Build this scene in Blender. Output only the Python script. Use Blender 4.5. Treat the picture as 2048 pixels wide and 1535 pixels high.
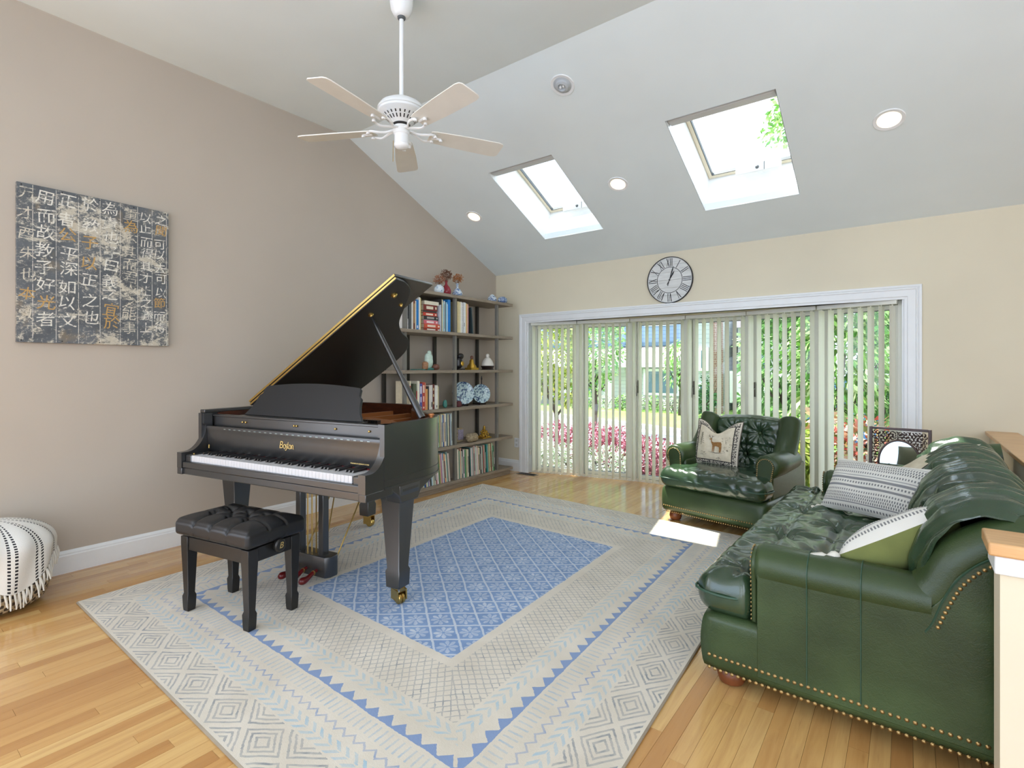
import bpy, bmesh, math, random
import numpy as np
from mathutils import Vector, Matrix
for o in list(bpy.data.objects): bpy.data.objects.remove(o)
S = bpy.context.scene
COL = S.collection
RAD = math.radians

# ------------------------------------------------------------------ camera
EYE = 1.26
YAW = 37.19
cam = bpy.data.cameras.new('camera'); cam.sensor_width = 36; cam.sensor_fit = 'HORIZONTAL'
cam.lens = 36*1042.5/2048; cam.shift_y = -32.5/2048; cam.clip_start = 0.02; cam.clip_end = 400
camo = bpy.data.objects.new('camera', cam); COL.objects.link(camo)
camo.location = (0, 0, EYE); camo.rotation_euler = (RAD(90), 0, RAD(YAW))
S.camera = camo

# ------------------------------------------------------------------ sky, sun, exposure
SUN_DIR = Vector((.445, -.035, -1.0)).normalized()
W = bpy.data.worlds.new('sky'); S.world = W; W.use_nodes = True
nt = W.node_tree; nt.nodes.clear()
wo = nt.nodes.new('ShaderNodeOutputWorld'); bg = nt.nodes.new('ShaderNodeBackground')
tc = nt.nodes.new('ShaderNodeTexCoord'); sp = nt.nodes.new('ShaderNodeSeparateXYZ')
nz = nt.nodes.new('ShaderNodeTexNoise'); nz.inputs['Scale'].default_value = 2.2; nz.inputs['Detail'].default_value = 6
cr = nt.nodes.new('ShaderNodeValToRGB'); cr.color_ramp.elements[0].position = .38; cr.color_ramp.elements[1].position = .72
cr.color_ramp.elements[0].color = (.62, .76, 1, 1); cr.color_ramp.elements[1].color = (1, 1, 1, 1)
nt.links.new(tc.outputs['Generated'], nz.inputs['Vector']); nt.links.new(nz.outputs[0], cr.inputs[0])
nt.links.new(cr.outputs[0], bg.inputs[0]); nt.links.new(bg.outputs[0], wo.inputs[0])
bg.inputs[1].default_value = 2.1
sl = bpy.data.lights.new('sun', 'SUN'); sl.energy = 7.0; sl.angle = RAD(.55); sl.color = (1, .96, .88)
so = bpy.data.objects.new('sun', sl); COL.objects.link(so)
so.rotation_euler = SUN_DIR.to_track_quat('-Z', 'Y').to_euler(); so.location = (-3, 3, 9)
S.cycles.max_bounces = 8; S.cycles.diffuse_bounces = 4; S.cycles.glossy_bounces = 3; S.cycles.transparent_max_bounces = 12
S.cycles.caustics_reflective = False; S.cycles.caustics_refractive = False
S.view_settings.view_transform = 'Standard'; S.view_settings.look = 'None'
S.view_settings.gamma = 1; S.view_settings.use_curve_mapping = False
S.view_settings.exposure = 1.07

# ------------------------------------------------------------------ helpers
def tag(o, label=None, cat=None, group=None, kind=None):
    if label: o['label'] = label
    if cat: o['category'] = cat
    if group: o['group'] = group
    if kind: o['kind'] = kind
    return o
def thing(name, label, cat, loc=(0, 0, 0), rz=0, group=None):
    o = bpy.data.objects.new(name, None); COL.objects.link(o); o.empty_display_size = .1
    o.location = loc; o.rotation_euler = (0, 0, rz)
    return tag(o, label, cat, group)
def copy_tree(o, parent=None):
    c = o.copy(); COL.objects.link(c); c.parent = parent
    for ch in list(o.children): copy_tree(ch, c)
    return c
def lerp(a, b, t): return a+(b-a)*t
def sstep(a, b, x):
    t = np.clip((x-a)/(b-a), 0, 1); return t*t*(3-2*t)
def catmull(P, n):
    P = [np.array(p, float) for p in P]; Q = [2*P[0]-P[1]]+P+[2*P[-1]-P[-2]]; out = []
    for i in range(1, len(Q)-2):
        for k in range(n):
            t = k/n; a, b, c, d = Q[i-1], Q[i], Q[i+1], Q[i+2]
            out.append(.5*(2*b+(c-a)*t+(2*a-5*b+4*c-d)*t*t+(3*b-a-3*c+d)*t**3))
    out.append(P[-1]); return out

class MB:
    def __init__(s): s.v = []; s.f = []; s.uv = []
    def add(s, vs, fs, M=None, uv=None):
        b = len(s.v)
        for i, p in enumerate(vs):
            p = Vector(p)
            s.v.append(tuple(M @ p) if M is not None else tuple(p))
            s.uv.append(tuple(uv[i]) if uv is not None else (0, 0))
        s.f += [tuple(b+i for i in f) for f in fs]; return s
    def box(s, x0, x1, y0, y1, z0, z1, M=None):
        return s.add([(x0, y0, z0), (x1, y0, z0), (x1, y1, z0), (x0, y1, z0), (x0, y0, z1), (x1, y0, z1), (x1, y1, z1), (x0, y1, z1)],
                     [(3, 2, 1, 0), (4, 5, 6, 7), (0, 1, 5, 4), (1, 2, 6, 5), (2, 3, 7, 6), (3, 0, 4, 7)], M)
    def prism(s, poly, z0, z1, M=None):      # poly CCW in xy
        n = len(poly); vs = [(p[0], p[1], z0) for p in poly]+[(p[0], p[1], z1) for p in poly]
        fs = [tuple(range(n-1, -1, -1)), tuple(range(n, 2*n))]+[(i, (i+1) % n, n+(i+1) % n, n+i) for i in range(n)]
        return s.add(vs, fs, M)
    def lathe(s, prof, n=24, M=None, rib=None):
        vs = []; m = len(prof)
        for k in range(n):
            a = 2*math.pi*k/n
            for r, z in prof:
                rr = r*(rib(a, z) if rib else 1); vs.append((rr*math.cos(a), rr*math.sin(a), z))
        fs = [(k*m+i, ((k+1) % n)*m+i, ((k+1) % n)*m+i+1, k*m+i+1) for k in range(n) for i in range(m-1)]
        if prof[0] != prof[-1]: fs.append(tuple(k*m for k in range(n-1, -1, -1))); fs.append(tuple(k*m+m-1 for k in range(n)))
        return s.add(vs, fs, M)
    def tube(s, pts, r, n=8, M=None, cap=True):
        P = [Vector(p) for p in pts]; m = len(P)
        R = r if hasattr(r, '__len__') else [r]*m; vs = []; up = None
        for i in range(m):
            t = (P[min(i+1, m-1)]-P[max(i-1, 0)]).normalized()
            if up is None:
                up = Vector((0, 0, 1)) if abs(t.z) < .9 else Vector((1, 0, 0))
            a = (up-t*up.dot(t)).normalized(); b = t.cross(a); up = a
            for k in range(n):
                q = 2*math.pi*k/n; vs.append(P[i]+(a*math.cos(q)+b*math.sin(q))*R[i])
        fs = [(i*n+k, i*n+(k+1) % n, (i+1)*n+(k+1) % n, (i+1)*n+k) for i in range(m-1) for k in range(n)]
        if cap: fs += [tuple(range(n-1, -1, -1)), tuple((m-1)*n+k for k in range(n))]
        return s.add(vs, fs, M)
    def sweep(s, pts, prof, M=None, side=None):  # prof: closed loop (a,b) in (side,up) frame, up=z
        P = [Vector(p) for p in pts]; m = len(P); n = len(prof); vs = []
        for i in range(m):
            t = (P[min(i+1, m-1)]-P[max(i-1, 0)]).normalized(); a = Vector((t.y, -t.x, 0)).normalized() if side is None else Vector(side)
            b = a.cross(t) if side is not None else Vector((0, 0, 1))
            for p in prof: vs.append(P[i]+a*p[0]+b*p[1])
        fs = [(i*n+k, i*n+(k+1) % n, (i+1)*n+(k+1) % n, (i+1)*n+k) for i in range(m-1) for k in range(n)]
        fs += [tuple(range(n-1, -1, -1)), tuple((m-1)*n+k for k in range(n))]
        return s.add(vs, fs, M)
    def grid(s, fn, nu, nv, M=None, cu=False, cv=False):
        vs = []; uv = []; NU = nu if cu else nu+1; NV = nv if cv else nv+1
        for i in range(NU):
            for j in range(NV):
                vs.append(fn(i/nu, j/nv)); uv.append((i/nu, j/nv))
        fs = [(i*NV+j, ((i+1) % NU)*NV+j, ((i+1) % NU)*NV+(j+1) % NV, i*NV+(j+1) % NV) for i in range(nu) for j in range(nv)]
        return s.add(vs, fs, M, uv)
    def rbox(s, c, h, r, n=(12, 12, 6), disp=None, M=None):
        """rounded box centred c, half sizes h, radius r; disp(pos,nrm)->new pos"""
        idx = {}; vs = []; fs = []
        c = np.array(c, float); h = np.array(h, float)
        def vert(i, j, k):
            key = (i, j, k)
            if key not in idx:
                p = np.array([2*i/n[0]-1, 2*j/n[1]-1, 2*k/n[2]-1])*h
                q = np.clip(p, -(h-r), h-r); d = p-q; L = np.linalg.norm(d)
                nr = d/L if L > 1e-9 else np.zeros(3)
                if L > 1e-9: p = q+nr*min(r, r)
                pos = c+p
                if disp is not None: pos = disp(pos, nr)
                idx[key] = len(vs); vs.append(tuple(pos))
            return idx[key]
        for ax in range(3):
            a, b = (ax+1) % 3, (ax+2) % 3
            for side in (0, n[ax]):
                for i in range(n[a]):
                    for j in range(n[b]):
                        q = []
                        for di, dj in ((0, 0), (1, 0), (1, 1), (0, 1)):
                            t = [0, 0, 0]; t[ax] = side; t[a] = i+di; t[b] = j+dj; q.append(vert(*t))
                        fs.append(tuple(q) if side else tuple(q[::-1]))
        return s.add(vs, fs, M)
    def build(s, name, m, parent=None, smooth=None, bevel=0, seg=2, loc=None, uv=False, sub=0, link=True, kind=None):
        me = bpy.data.meshes.new(name); me.from_pydata(s.v, [], s.f)
        if uv:
            l = me.uv_layers.new(name='UVMap'); arr = np.array(s.uv, dtype=np.float32)
            li = np.empty(len(me.loops), dtype=np.int32); me.loops.foreach_get('vertex_index', li)
            l.data.foreach_set('uv', arr[li].ravel())
        me.materials.append(m)
        if smooth is not None:
            me.polygons.foreach_set('use_smooth', [True]*len(me.polygons))
            if smooth < 180: me.set_sharp_from_angle(angle=RAD(smooth))
        me.update()
        o = bpy.data.objects.new(name, me); COL.objects.link(o)
        if parent is not None: o.parent = parent
        if loc is not None: o.location = loc
        if bevel:
            b = o.modifiers.new('bevel', 'BEVEL'); b.width = bevel; b.segments = seg; b.limit_method = 'ANGLE'; b.angle_limit = RAD(40)
            if smooth is None: me.polygons.foreach_set('use_smooth', [True]*len(me.polygons)); me.set_sharp_from_angle(angle=RAD(60))
        if sub:
            q = o.modifiers.new('sub', 'SUBSURF'); q.levels = sub; q.render_levels = sub
        if kind: o['kind'] = kind
        return o
def inst(o, parent, loc=(0, 0, 0), rot=(0, 0, 0), scale=None):
    c = bpy.data.objects.new(o.name.split('.')[0], o.data); COL.objects.link(c); c.parent = parent
    c.location = loc; c.rotation_euler = rot
    if scale: c.scale = scale
    for md in o.modifiers:
        if md.type == 'BEVEL':
            b = c.modifiers.new('bevel', 'BEVEL'); b.width = md.width; b.segments = md.segments; b.limit_method = 'ANGLE'; b.angle_limit = md.angle_limit
    return c
def fix_normals(o):
    bm = bmesh.new(); bm.from_mesh(o.data); bmesh.ops.recalc_face_normals(bm, faces=bm.faces); bm.to_mesh(o.data); bm.free(); return o
def T4(loc=(0, 0, 0), rot=(0, 0, 0)): 
    from mathutils import Euler
    return Matrix.Translation(loc) @ Euler(rot).to_matrix().to_4x4()
def text_mesh(body, size, extrude=.0004, align='CENTER', shear=0):
    c = bpy.data.curves.new('lettering', 'FONT'); c.body = body; c.size = size; c.extrude = extrude; c.align_x = align; c.align_y = 'CENTER'; c.shear = shear
    c.resolution_u = 3
    o = bpy.data.objects.new('lettering', c); COL.objects.link(o)
    bpy.context.view_layer.update()
    dg = bpy.context.evaluated_depsgraph_get(); me = bpy.data.meshes.new_from_object(o.evaluated_get(dg))
    bpy.data.objects.remove(o); bpy.data.curves.remove(c)
    return me
def mesh_obj(name, me, m, parent=None, M=None):
    me.materials.clear(); me.materials.append(m); me.name = name
    if M is not None: me.transform(M)
    o = bpy.data.objects.new(name, me); COL.objects.link(o); o.parent = parent; return o

# ------------------------------------------------------------------ materials
class X:                                            # a shader-node expression
    def __init__(s, t, k): s.t = t; s.k = k
    def m(s, op, *a):
        n = s.t.nodes.new('ShaderNodeMath'); n.operation = op
        for i, x in enumerate((s,)+a):
            if isinstance(x, X): s.t.links.new(x.k, n.inputs[i])
            else: n.inputs[i].default_value = x
        return X(s.t, n.outputs[0])
    def __add__(s, o): return s.m('ADD', o)
    __radd__ = __add__
    def __sub__(s, o): return s.m('SUBTRACT', o)
    def __rsub__(s, o): return (s*-1)+o
    def __mul__(s, o): return s.m('MULTIPLY', o)
    __rmul__ = __mul__
    def __truediv__(s, o): return s.m('DIVIDE', o)
    def __lt__(s, o): return s.m('LESS_THAN', o)
    def __gt__(s, o): return s.m('GREATER_THAN', o)
    def fr(s): return s.m('FRACT')
    def ab(s): return s.m('ABSOLUTE')
    def mn(s, o): return s.m('MINIMUM', o)
    def mx(s, o): return s.m('MAXIMUM', o)
    def band(s, a, b): return (s > a)*(s < b)
    def tri(s, p): return ((s/p).fr()-.5).ab()*2      # 1..0..1 wave of period p
class Mat:
    def __init__(s, name, col=(.8, .8, .8), rough=.5, metal=0, **kw):
        s.m = bpy.data.materials.new(name); s.m.use_nodes = True; s.t = s.m.node_tree
        s.b = s.t.nodes['Principled BSDF']; s.b.inputs['Base Color'].default_value = (*col, 1)
        s.b.inputs['Roughness'].default_value = rough; s.b.inputs['Metallic'].default_value = metal
        for k, v in kw.items():
            s.b.inputs[k.replace('_', ' ')].default_value = v
        s.tc = None
    def coord(s, which='Object'):
        if s.tc is None: s.tc = s.t.nodes.new('ShaderNodeTexCoord')
        return s.tc.outputs[which]
    def xyz(s, which='Object'):
        n = s.t.nodes.new('ShaderNodeSeparateXYZ'); s.t.links.new(s.coord(which), n.inputs[0]); return [X(s.t, k) for k in n.outputs]
    def noise(s, scale, detail=4, rough=.55, vec=None, stretch=None, which='Object', color=False, dist=0):
        n = s.t.nodes.new('ShaderNodeTexNoise'); n.inputs['Scale'].default_value = scale; n.inputs['Detail'].default_value = detail; n.inputs['Roughness'].default_value = rough
        n.inputs['Distortion'].default_value = dist
        v = vec if vec is not None else s.coord(which)
        if stretch:
            mp = s.t.nodes.new('ShaderNodeMapping'); mp.inputs['Scale'].default_value = stretch; s.t.links.new(v, mp.inputs[0]); v = mp.outputs[0]
        s.t.links.new(v, n.inputs['Vector']); return n.outputs['Color'] if color else X(s.t, n.outputs[0])
    def voro(s, scale, vec=None, feature='F1', which='Object'):
        n = s.t.nodes.new('ShaderNodeTexVoronoi'); n.inputs['Scale'].default_value = scale; n.feature = feature
        s.t.links.new(vec if vec is not None else s.coord(which), n.inputs['Vector']); return X(s.t, n.outputs['Distance'])
    def mix(s, f, a, b):
        n = s.t.nodes.new('ShaderNodeMix'); n.data_type = 'RGBA'
        if isinstance(f, X): s.t.links.new(f.k, n.inputs[0])
        else: n.inputs[0].default_value = f
        for i, c in ((6, a), (7, b)):
            if isinstance(c, tuple): n.inputs[i].default_value = (*c[:3], 1)
            else: s.t.links.new(c, n.inputs[i])
        return n.outputs[2]
    def ramp(s, f, stops):
        n = s.t.nodes.new('ShaderNodeValToRGB'); s.t.links.new(f.k, n.inputs[0]); e = n.color_ramp.elements
        while len(e) < len(stops): e.new(.5)
        for q, (p, c) in zip(e, stops): q.position = p; q.color = (*c, 1)
        return n.outputs[0]
    def col(s, c): s.t.links.new(c, s.b.inputs['Base Color']); return s
    def rough(s, x): s.t.links.new(x.k, s.b.inputs['Roughness']); return s
    def bump(s, x, strength=.3, dist=.002):
        n = s.t.nodes.new('ShaderNodeBump'); n.inputs['Strength'].default_value = strength; n.inputs['Distance'].default_value = dist
        s.t.links.new(x.k, n.inputs['Height']); s.t.links.new(n.outputs[0], s.b.inputs['Normal']); return s
def c8(r, g, b):
    f = lambda v: (v/255/12.92) if v/255 <= .04045 else ((v/255+.055)/1.055)**2.4
    return (f(r), f(g), f(b))
def plain(name, col, rough=.5, metal=0, var=.12, scale=8, **kw):
    M = Mat(name, col, rough, metal, **kw)
    if var:
        f = M.noise(scale, 3); a = tuple(min(1, c*(1+var)) for c in col); b = tuple(c*(1-var) for c in col)
        M.col(M.ramp(f, [(.3, b), (.7, a)]))
    return M.m
# ------------------------------------------------------------------ room materials
def wall_paint(name, col):
    M = Mat(name, col, .75); f = M.noise(1.3, 3)
    M.col(M.ramp(f, [(.3, tuple(c*.97 for c in col)), (.7, tuple(min(1, c*1.03) for c in col))]))
    return M.bump(M.noise(160, 3), .05, .001).m
m_taupe = wall_paint('taupe_paint', c8(186, 175, 161)); m_cream = wall_paint('cream_paint', c8(221, 212, 188))
m_ceil = wall_paint('ceiling_paint', c8(228, 237, 238))
m_white = plain('white_trim_paint', c8(232, 234, 234), .35, var=.02)
m_vinyl = plain('white_vinyl', c8(226, 226, 214), .4, var=.02)
def wood_floor():
    M = Mat('oak_strip', (.5, .3, .13), .2)
    oi = M.t.nodes.new('ShaderNodeObjectInfo'); ge = M.t.nodes.new('ShaderNodeNewGeometry')
    r = (X(M.t, oi.outputs['Random'])+X(M.t, ge.outputs['Random Per Island'])*7.31).fr()
    base = M.ramp(r, [(0, c8(188, 137, 80)), (.2, c8(204, 154, 92)), (.5, c8(213, 167, 103)), (.8, c8(223, 182, 118)), (1, c8(200, 149, 88))])
    cmb = M.t.nodes.new('ShaderNodeCombineXYZ'); x, y, z = M.xyz()
    for i, k in enumerate((x*22+r*40, y*1.6+r*90, z)): M.t.links.new(k.k, cmb.inputs[i])
    g = M.noise(1.0, 6, .62, vec=cmb.outputs[0], dist=.6)
    g2 = M.noise(3.5, 3, .6, vec=cmb.outputs[0])
    c = M.mix((g-.42).mx(0)*1.7, base, c8(172, 118, 66)); c = M.mix(((g2-.62).mx(0))*2.2, c, c8(150, 98, 54))
    M.col(c); M.rough(g*.14+.12); M.b.inputs['Coat Weight'].default_value = .4; M.b.inputs['Coat Roughness'].default_value = .07
    return M.bump(g, .06, .001).m
m_oak = wood_floor()
def oak_cap():
    M = Mat('oak_cap', (.5, .3, .13), .3); g = M.noise(3, 5, .6, stretch=(1.5, 14, 6), dist=.5)
    return M.col(M.ramp(g, [(.3, c8(198, 146, 94)), (.6, c8(222, 178, 126)), (.8, c8(206, 156, 104))])).m
m_oakcap = oak_cap()

# ------------------------------------------------------------------ room shell
XW, YW, Z0 = -4.127, 5.1055, 2.4135             # left wall, back wall, eave height
YK, ZF = 2.921, 3.397                            # crease of the vault, flat ceiling
SL = (ZF-Z0)/(YK-YW)
XR, YB = 3.2, -3.0
def zs(y): return Z0+SL*(y-YW)
OPX0, OPX1, OPZ = -3.645, -.015, 1.80            # bow window opening
BOW = [(-3.63+.6*k, y) for k, y in enumerate([5.17, 5.32, 5.44, 5.48, 5.44, 5.32, 5.17])]
def bow_y(x):
    for (xa, ya), (xb, yb) in zip(BOW, BOW[1:]):
        if xa <= x <= xb: return lerp(ya, yb, (x-xa)/(xb-xa))
    return YW

def struct(o): return tag(o, kind='structure')
# left wall, gable-shaped
poly = [(YB, 0), (YW+.12, 0), (YW+.12, Z0+.02), (YW, Z0+.03), (YK, ZF+.03), (YB, ZF+.03)]
Mx = Matrix(((0, 0, 1, 0), (1, 0, 0, 0), (0, 1, 0, 0), (0, 0, 0, 1)))
poly = [(-.3, 0), (YW+.12, 0), (YW+.12, Z0+.02), (YW, Z0+.03), (YK, ZF+.03), (-.3, ZF+.03)]
b = MB().prism(poly, XW-.12, XW, Mx)
for y0, y1, z0, z1 in ((YB, -2.7, 0, ZF), (-2.7, -.3, 0, .3), (-2.7, -.3, 3.2, ZF)): b.box(XW-.12, XW, y0, y1, z0, z1)  # leaves an opening behind the camera, added to brighten the room
struct(b.build('wall_left', m_taupe))
b = MB()
for x0, x1, z0, z1 in ((XW, OPX0, 0, Z0+.02), (OPX1, XR, 0, Z0+.02), (OPX0, OPX1, OPZ, Z0+.02)): b.box(x0, x1, YW, YW+.12, z0, z1)
struct(b.build('wall_back', m_cream))
# rear and right walls of the open-plan room behind the camera, with wide unglazed openings added to let in daylight
b = MB()
for x0, x1, z0, z1 in ((XW, -3.8, 0, ZF), (-.75, -.35, 0, ZF), (2.7, XR, 0, ZF), (-3.8, -.75, 3.2, ZF), (-.35, 2.7, 3.2, ZF)): b.box(x0, x1, YB-.12, YB, z0, z1)
struct(b.build('wall_rear', m_cream))
b = MB()
poly_r = [(YB, 0), (YW+.12, 0), (YW+.12, Z0+.02), (YK, ZF+.03), (YB, ZF+.03)]
for y0, y1, z0, z1 in ((YB, -2.6, 0, ZF), (1.6, 2.9, 0, ZF), (-2.6, 1.6, 3.2, ZF), (-2.6, 1.6, 0, .2)): b.box(XR, XR+.12, y0, y1, z0, z1)
b.prism([(2.9, 0), (YW+.12, 0), (YW+.12, Z0+.02), (YK, ZF+.03), (2.9, ZF+.03)], XR, XR+.12, Mx)
struct(b.build('wall_right', m_cream))
def added_window(name, x0, x1, z0, z1, n, M):
    b = MB(); t = .06
    b.box(x0, x1, -.08, -.02, z0, z0+t, M); b.box(x0, x1, -.08, -.02, z1-t, z1, M)
    for k in range(n+1):
        x = lerp(x0, x1-t, k/n); b.box(x, x+t, -.08, -.02, z0+t, z1-t, M)
    return struct(b.build(name, m_white))
added_window('window_8', -3.8, -.75, 0, 3.2, 3, T4((0, YB, 0))); added_window('window_9', -.35, 2.7, 0, 3.2, 3, T4((0, YB, 0)))  # unseen rear frames, invented with their openings as a daylight source
added_window('window_10', -2.6, 1.6, .2, 3.2, 4, Matrix(((0, -1, 0, XR), (1, 0, 0, 0), (0, 0, 1, 0), (0, 0, 0, 1))))  # unseen side frame, added for more daylight on the left wall

added_window('window_12', -2.7, -.3, .3, 3.2, 3, Matrix(((0, 1, 0, XW), (1, 0, 0, 0), (0, 0, 1, 0), (0, 0, 0, 1))))  # frame of the unseen opening added in the left wall for daylight
# ceiling: flat part and vault slope with two skylight openings
SKY = [(-3.077, -2.385), (-1.405, -.675)]; SY0, SY1 = 3.69, 4.635
b = MB(); b.box(XW-.12, XR+.12, YB-.12, YK, ZF, ZF+.08)
xs = [XW-.12, SKY[0][0], SKY[0][1], SKY[1][0], SKY[1][1], XR+.12]; ys = [YK, SY0, SY1, YW+.12]
for i in range(5):
    for j in range(3):
        if j == 1 and i in (1, 3): continue
        x0, x1, y0, y1 = xs[i], xs[i+1], ys[j], ys[j+1]
        vs = [(x, y, zs(y)+dz) for dz in (0, .06) for x, y in ((x0, y0), (x1, y0), (x1, y1), (x0, y1))]
        b.add(vs, [(3, 2, 1, 0), (4, 5, 6, 7), (0, 1, 5, 4), (1, 2, 6, 5), (2, 3, 7, 6), (3, 0, 4, 7)])
struct(b.build('ceiling', m_ceil))
m_glass = bpy.data.materials.new('window_glass'); m_glass.use_nodes = True
t = m_glass.node_tree; t.nodes.clear(); o_ = t.nodes.new('ShaderNodeOutputMaterial'); tr = t.nodes.new('ShaderNodeBsdfTransparent'); gl = t.nodes.new('ShaderNodeBsdfGlossy')
gl.inputs['Roughness'].default_value = .02; lw = t.nodes.new('ShaderNodeLayerWeight'); lw.inputs[0].default_value = .25; fr = t.nodes.new('ShaderNodeMath'); fr.operation = 'MULTIPLY_ADD'; fr.inputs[1].default_value = .35; fr.inputs[2].default_value = .02; t.links.new(lw.outputs['Facing'], fr.inputs[0]); mx = t.nodes.new('ShaderNodeMixShader')
tr.inputs[0].default_value = (.96, .985, .975, 1)
t.links.new(fr.outputs[0], mx.inputs[0]); t.links.new(tr.outputs[0], mx.inputs[1]); t.links.new(gl.outputs[0], mx.inputs[2]); t.links.new(mx.outputs[0], o_.inputs[0])
m_grey = plain('grey_gasket', c8(90, 95, 98), .5, var=.05)
m_beigeframe = plain('lacquered_pine_frame', c8(226, 214, 188), .35, var=.04)

DP = .33
def skylight(name, x0, x1):
    root = struct(thing(name, None, None))
    # splayed shaft
    top0 = (SY0+.4105*DP, zs(SY0)+.912*DP); bot1 = (SY1+.107, zs(SY1)+.307)
    e = .003; x0, x1, = x0+e, x1-e
    A = [(x0, SY0+e, zs(SY0+e)), (x1, SY0+e, zs(SY0+e)), (x1, SY1-e, zs(SY1-e)), (x0, SY1-e, zs(SY1-e))]
    B_ = [(x0, top0[0], top0[1]), (x1, top0[0], top0[1]), (x1, bot1[0], bot1[1]), (x0, bot1[0], bot1[1])]
    Ao = [(x0-.05, SY0-.05, zs(SY0-.05)+.06), (x1+.05, SY0-.05, zs(SY0-.05)+.06), (x1+.05, SY1+.05, zs(SY1+.05)+.06), (x0-.05, SY1+.05, zs(SY1+.05)+.06)]
    Bo = [(x0-.05, top0[0]-.03, top0[1]+.05), (x1+.05, top0[0]-.03, top0[1]+.05), (x1+.05, bot1[0]+.05, bot1[1]+.0), (x0-.05, bot1[0]+.05, bot1[1]+.0)]
    b = MB(); fs = []
    for i in range(4):
        j = (i+1) % 4; fs += [(i, j, 4+j, 4+i), (8+j, 8+i, 12+i, 12+j)]
    b.add(A+B_+Ao+Bo, fs); fix_normals(b.build('shaft', m_white, root))
    # frame in the plane of the roof at the top of the shaft
    p0 = Vector((0, top0[0], top0[1])); d = Vector((0, bot1[0]-top0[0], bot1[1]-top0[1])); L = d.length; d.normalize(); nn = Vector((1, 0, 0)).cross(d); nn = -nn if nn.z < 0 else nn
    def fbar(b, xa, xb, ya, yb, h0, h1):
        vs = []
        for h in (h0, h1):
            for x, y in ((xa, ya), (xb, ya), (xb, yb), (xa, yb)):
                q = p0+d*y+nn*h; vs.append((x, q.y, q.z))
        b.add(vs, [(0, 1, 2, 3), (7, 6, 5, 4), (4, 5, 1, 0), (5, 6, 2, 1), (6, 7, 3, 2), (7, 4, 0, 3)])
    for nm, mt, t0, t1, h0, h1 in (('frame', m_beigeframe, -.08, .005, .0, .06), ('sash', m_beigeframe, .005, .032, -.005, .05), ('gasket', m_grey, .032, .038, .0, .03)):
        b = MB()
        fbar(b, x0+t0, x0+t1, t0, L-t0, h0, h1); fbar(b, x1-t1, x1-t0, t0, L-t0, h0, h1)
        fbar(b, x0+t1, x1-t1, t0, t1, h0, h1); fbar(b, x0+t1, x1-t1, L-t1, L-t0, h0, h1)
        fix_normals(b.build(nm, mt, root))
    b = MB(); fbar(b, x0+.036, x1-.036, .036, L-.036, .012, .02); b.build('pane', m_glass, root)
    # roller-blind cassette across the top, opener motor on the bottom wall
    b = MB(); b.box(x0+.004, x1-.004, SY0+.03, SY0+.115, zs(SY0)+.0, zs(SY0)+.075); b.build('blind_cassette', plain('blind_cassette_grey', c8(196, 196, 192), .4, var=.03), root, bevel=.008)
    cx = (x0+x1)/2+.06
    q = p0+d*(L-.05); b = MB(); b.box(cx-.17, cx+.17, q.y-.085, q.y-.02, q.z-.085, q.z-.01); b.build('opener_motor', m_white, root, bevel=.006)
    b = MB(); b.box(cx+.05, cx+.055, q.y-.0865, q.y-.08, q.z-.08, q.z-.014); b.lathe([(.014, 0), (.014, .008), (.005, .012)], 10, T4((cx-.0, q.y-.084, q.z-.05), (RAD(90), 0, 0)))
    b.tube([(cx+.02, q.y-.05, q.z-.05), (cx+.02, q.y+.02, q.z+.02)], .006, 6); b.build('opener_chain', m_grey, root)
    return root
skylight('window_6', *SKY[0]); skylight('window_7', *SKY[1])

# ------------------------------------------------------------------ baseboards, casing, bow window
def moulding(path, prof, name, side, M=None):
    return struct(MB().sweep(path, prof, M, side=side).build(name, m_white, smooth=30))
bb = [(0, 0), (.017, 0), (.017, .105), (.0135, .112), (.0135, .120), (.008, .130), (.004, .136), (0, .136)]
def base_run(name, p0, p1, nrm):
    vs = []; n = len(bb)
    for p in (p0, p1):
        for a, z in bb: vs.append((p[0]+nrm[0]*a, p[1]+nrm[1]*a, z))
    fs = [(k, (k+1) % n, n+(k+1) % n, n+k) for k in range(n)]+[tuple(range(n-1, -1, -1)), tuple(range(n, 2*n))]
    return struct(fix_normals(MB().add(vs, fs).build(name, m_white)))
base_run('baseboard_left', (XW, YB), (XW, YW), (1, 0))
base_run('baseboard_back', (XW+.017, YW), (-3.755, YW), (0, -1))
base_run('baseboard_back_right', (.095, YW), (.47, YW), (0, -1)).name = 'baseboard_right'
def casing():
    prof = [(0, 0), (0, .014), (.018, .016), (.022, .020), (.070, .021), (.075, .026), (.082, .026), (.086, .018), (.094, .024), (.108, .024), (.110, 0)]  # (offset from opening, proud)
    n = len(prof); vs = []
    ring = lambda a: [(OPX0+.005-a, 0), (OPX0+.005-a, OPZ-.005+a), (OPX1-.005+a, OPZ-.005+a), (OPX1-.005+a, 0)]
    for i in range(4):
        for a, h in prof:
            x, z = ring(a)[i]; vs.append((x, YW-h, z))
    fs = [(i*n+k, i*n+(k+1) % n, (i+1)*n+(k+1) % n, (i+1)*n+k) for i in range(3) for k in range(n)]+[tuple(range(n)), tuple(range(4*n-1, 3*n-1, -1))]
    return struct(fix_normals(MB().add(vs, fs).build('trim_1', m_white)))
casing()
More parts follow.
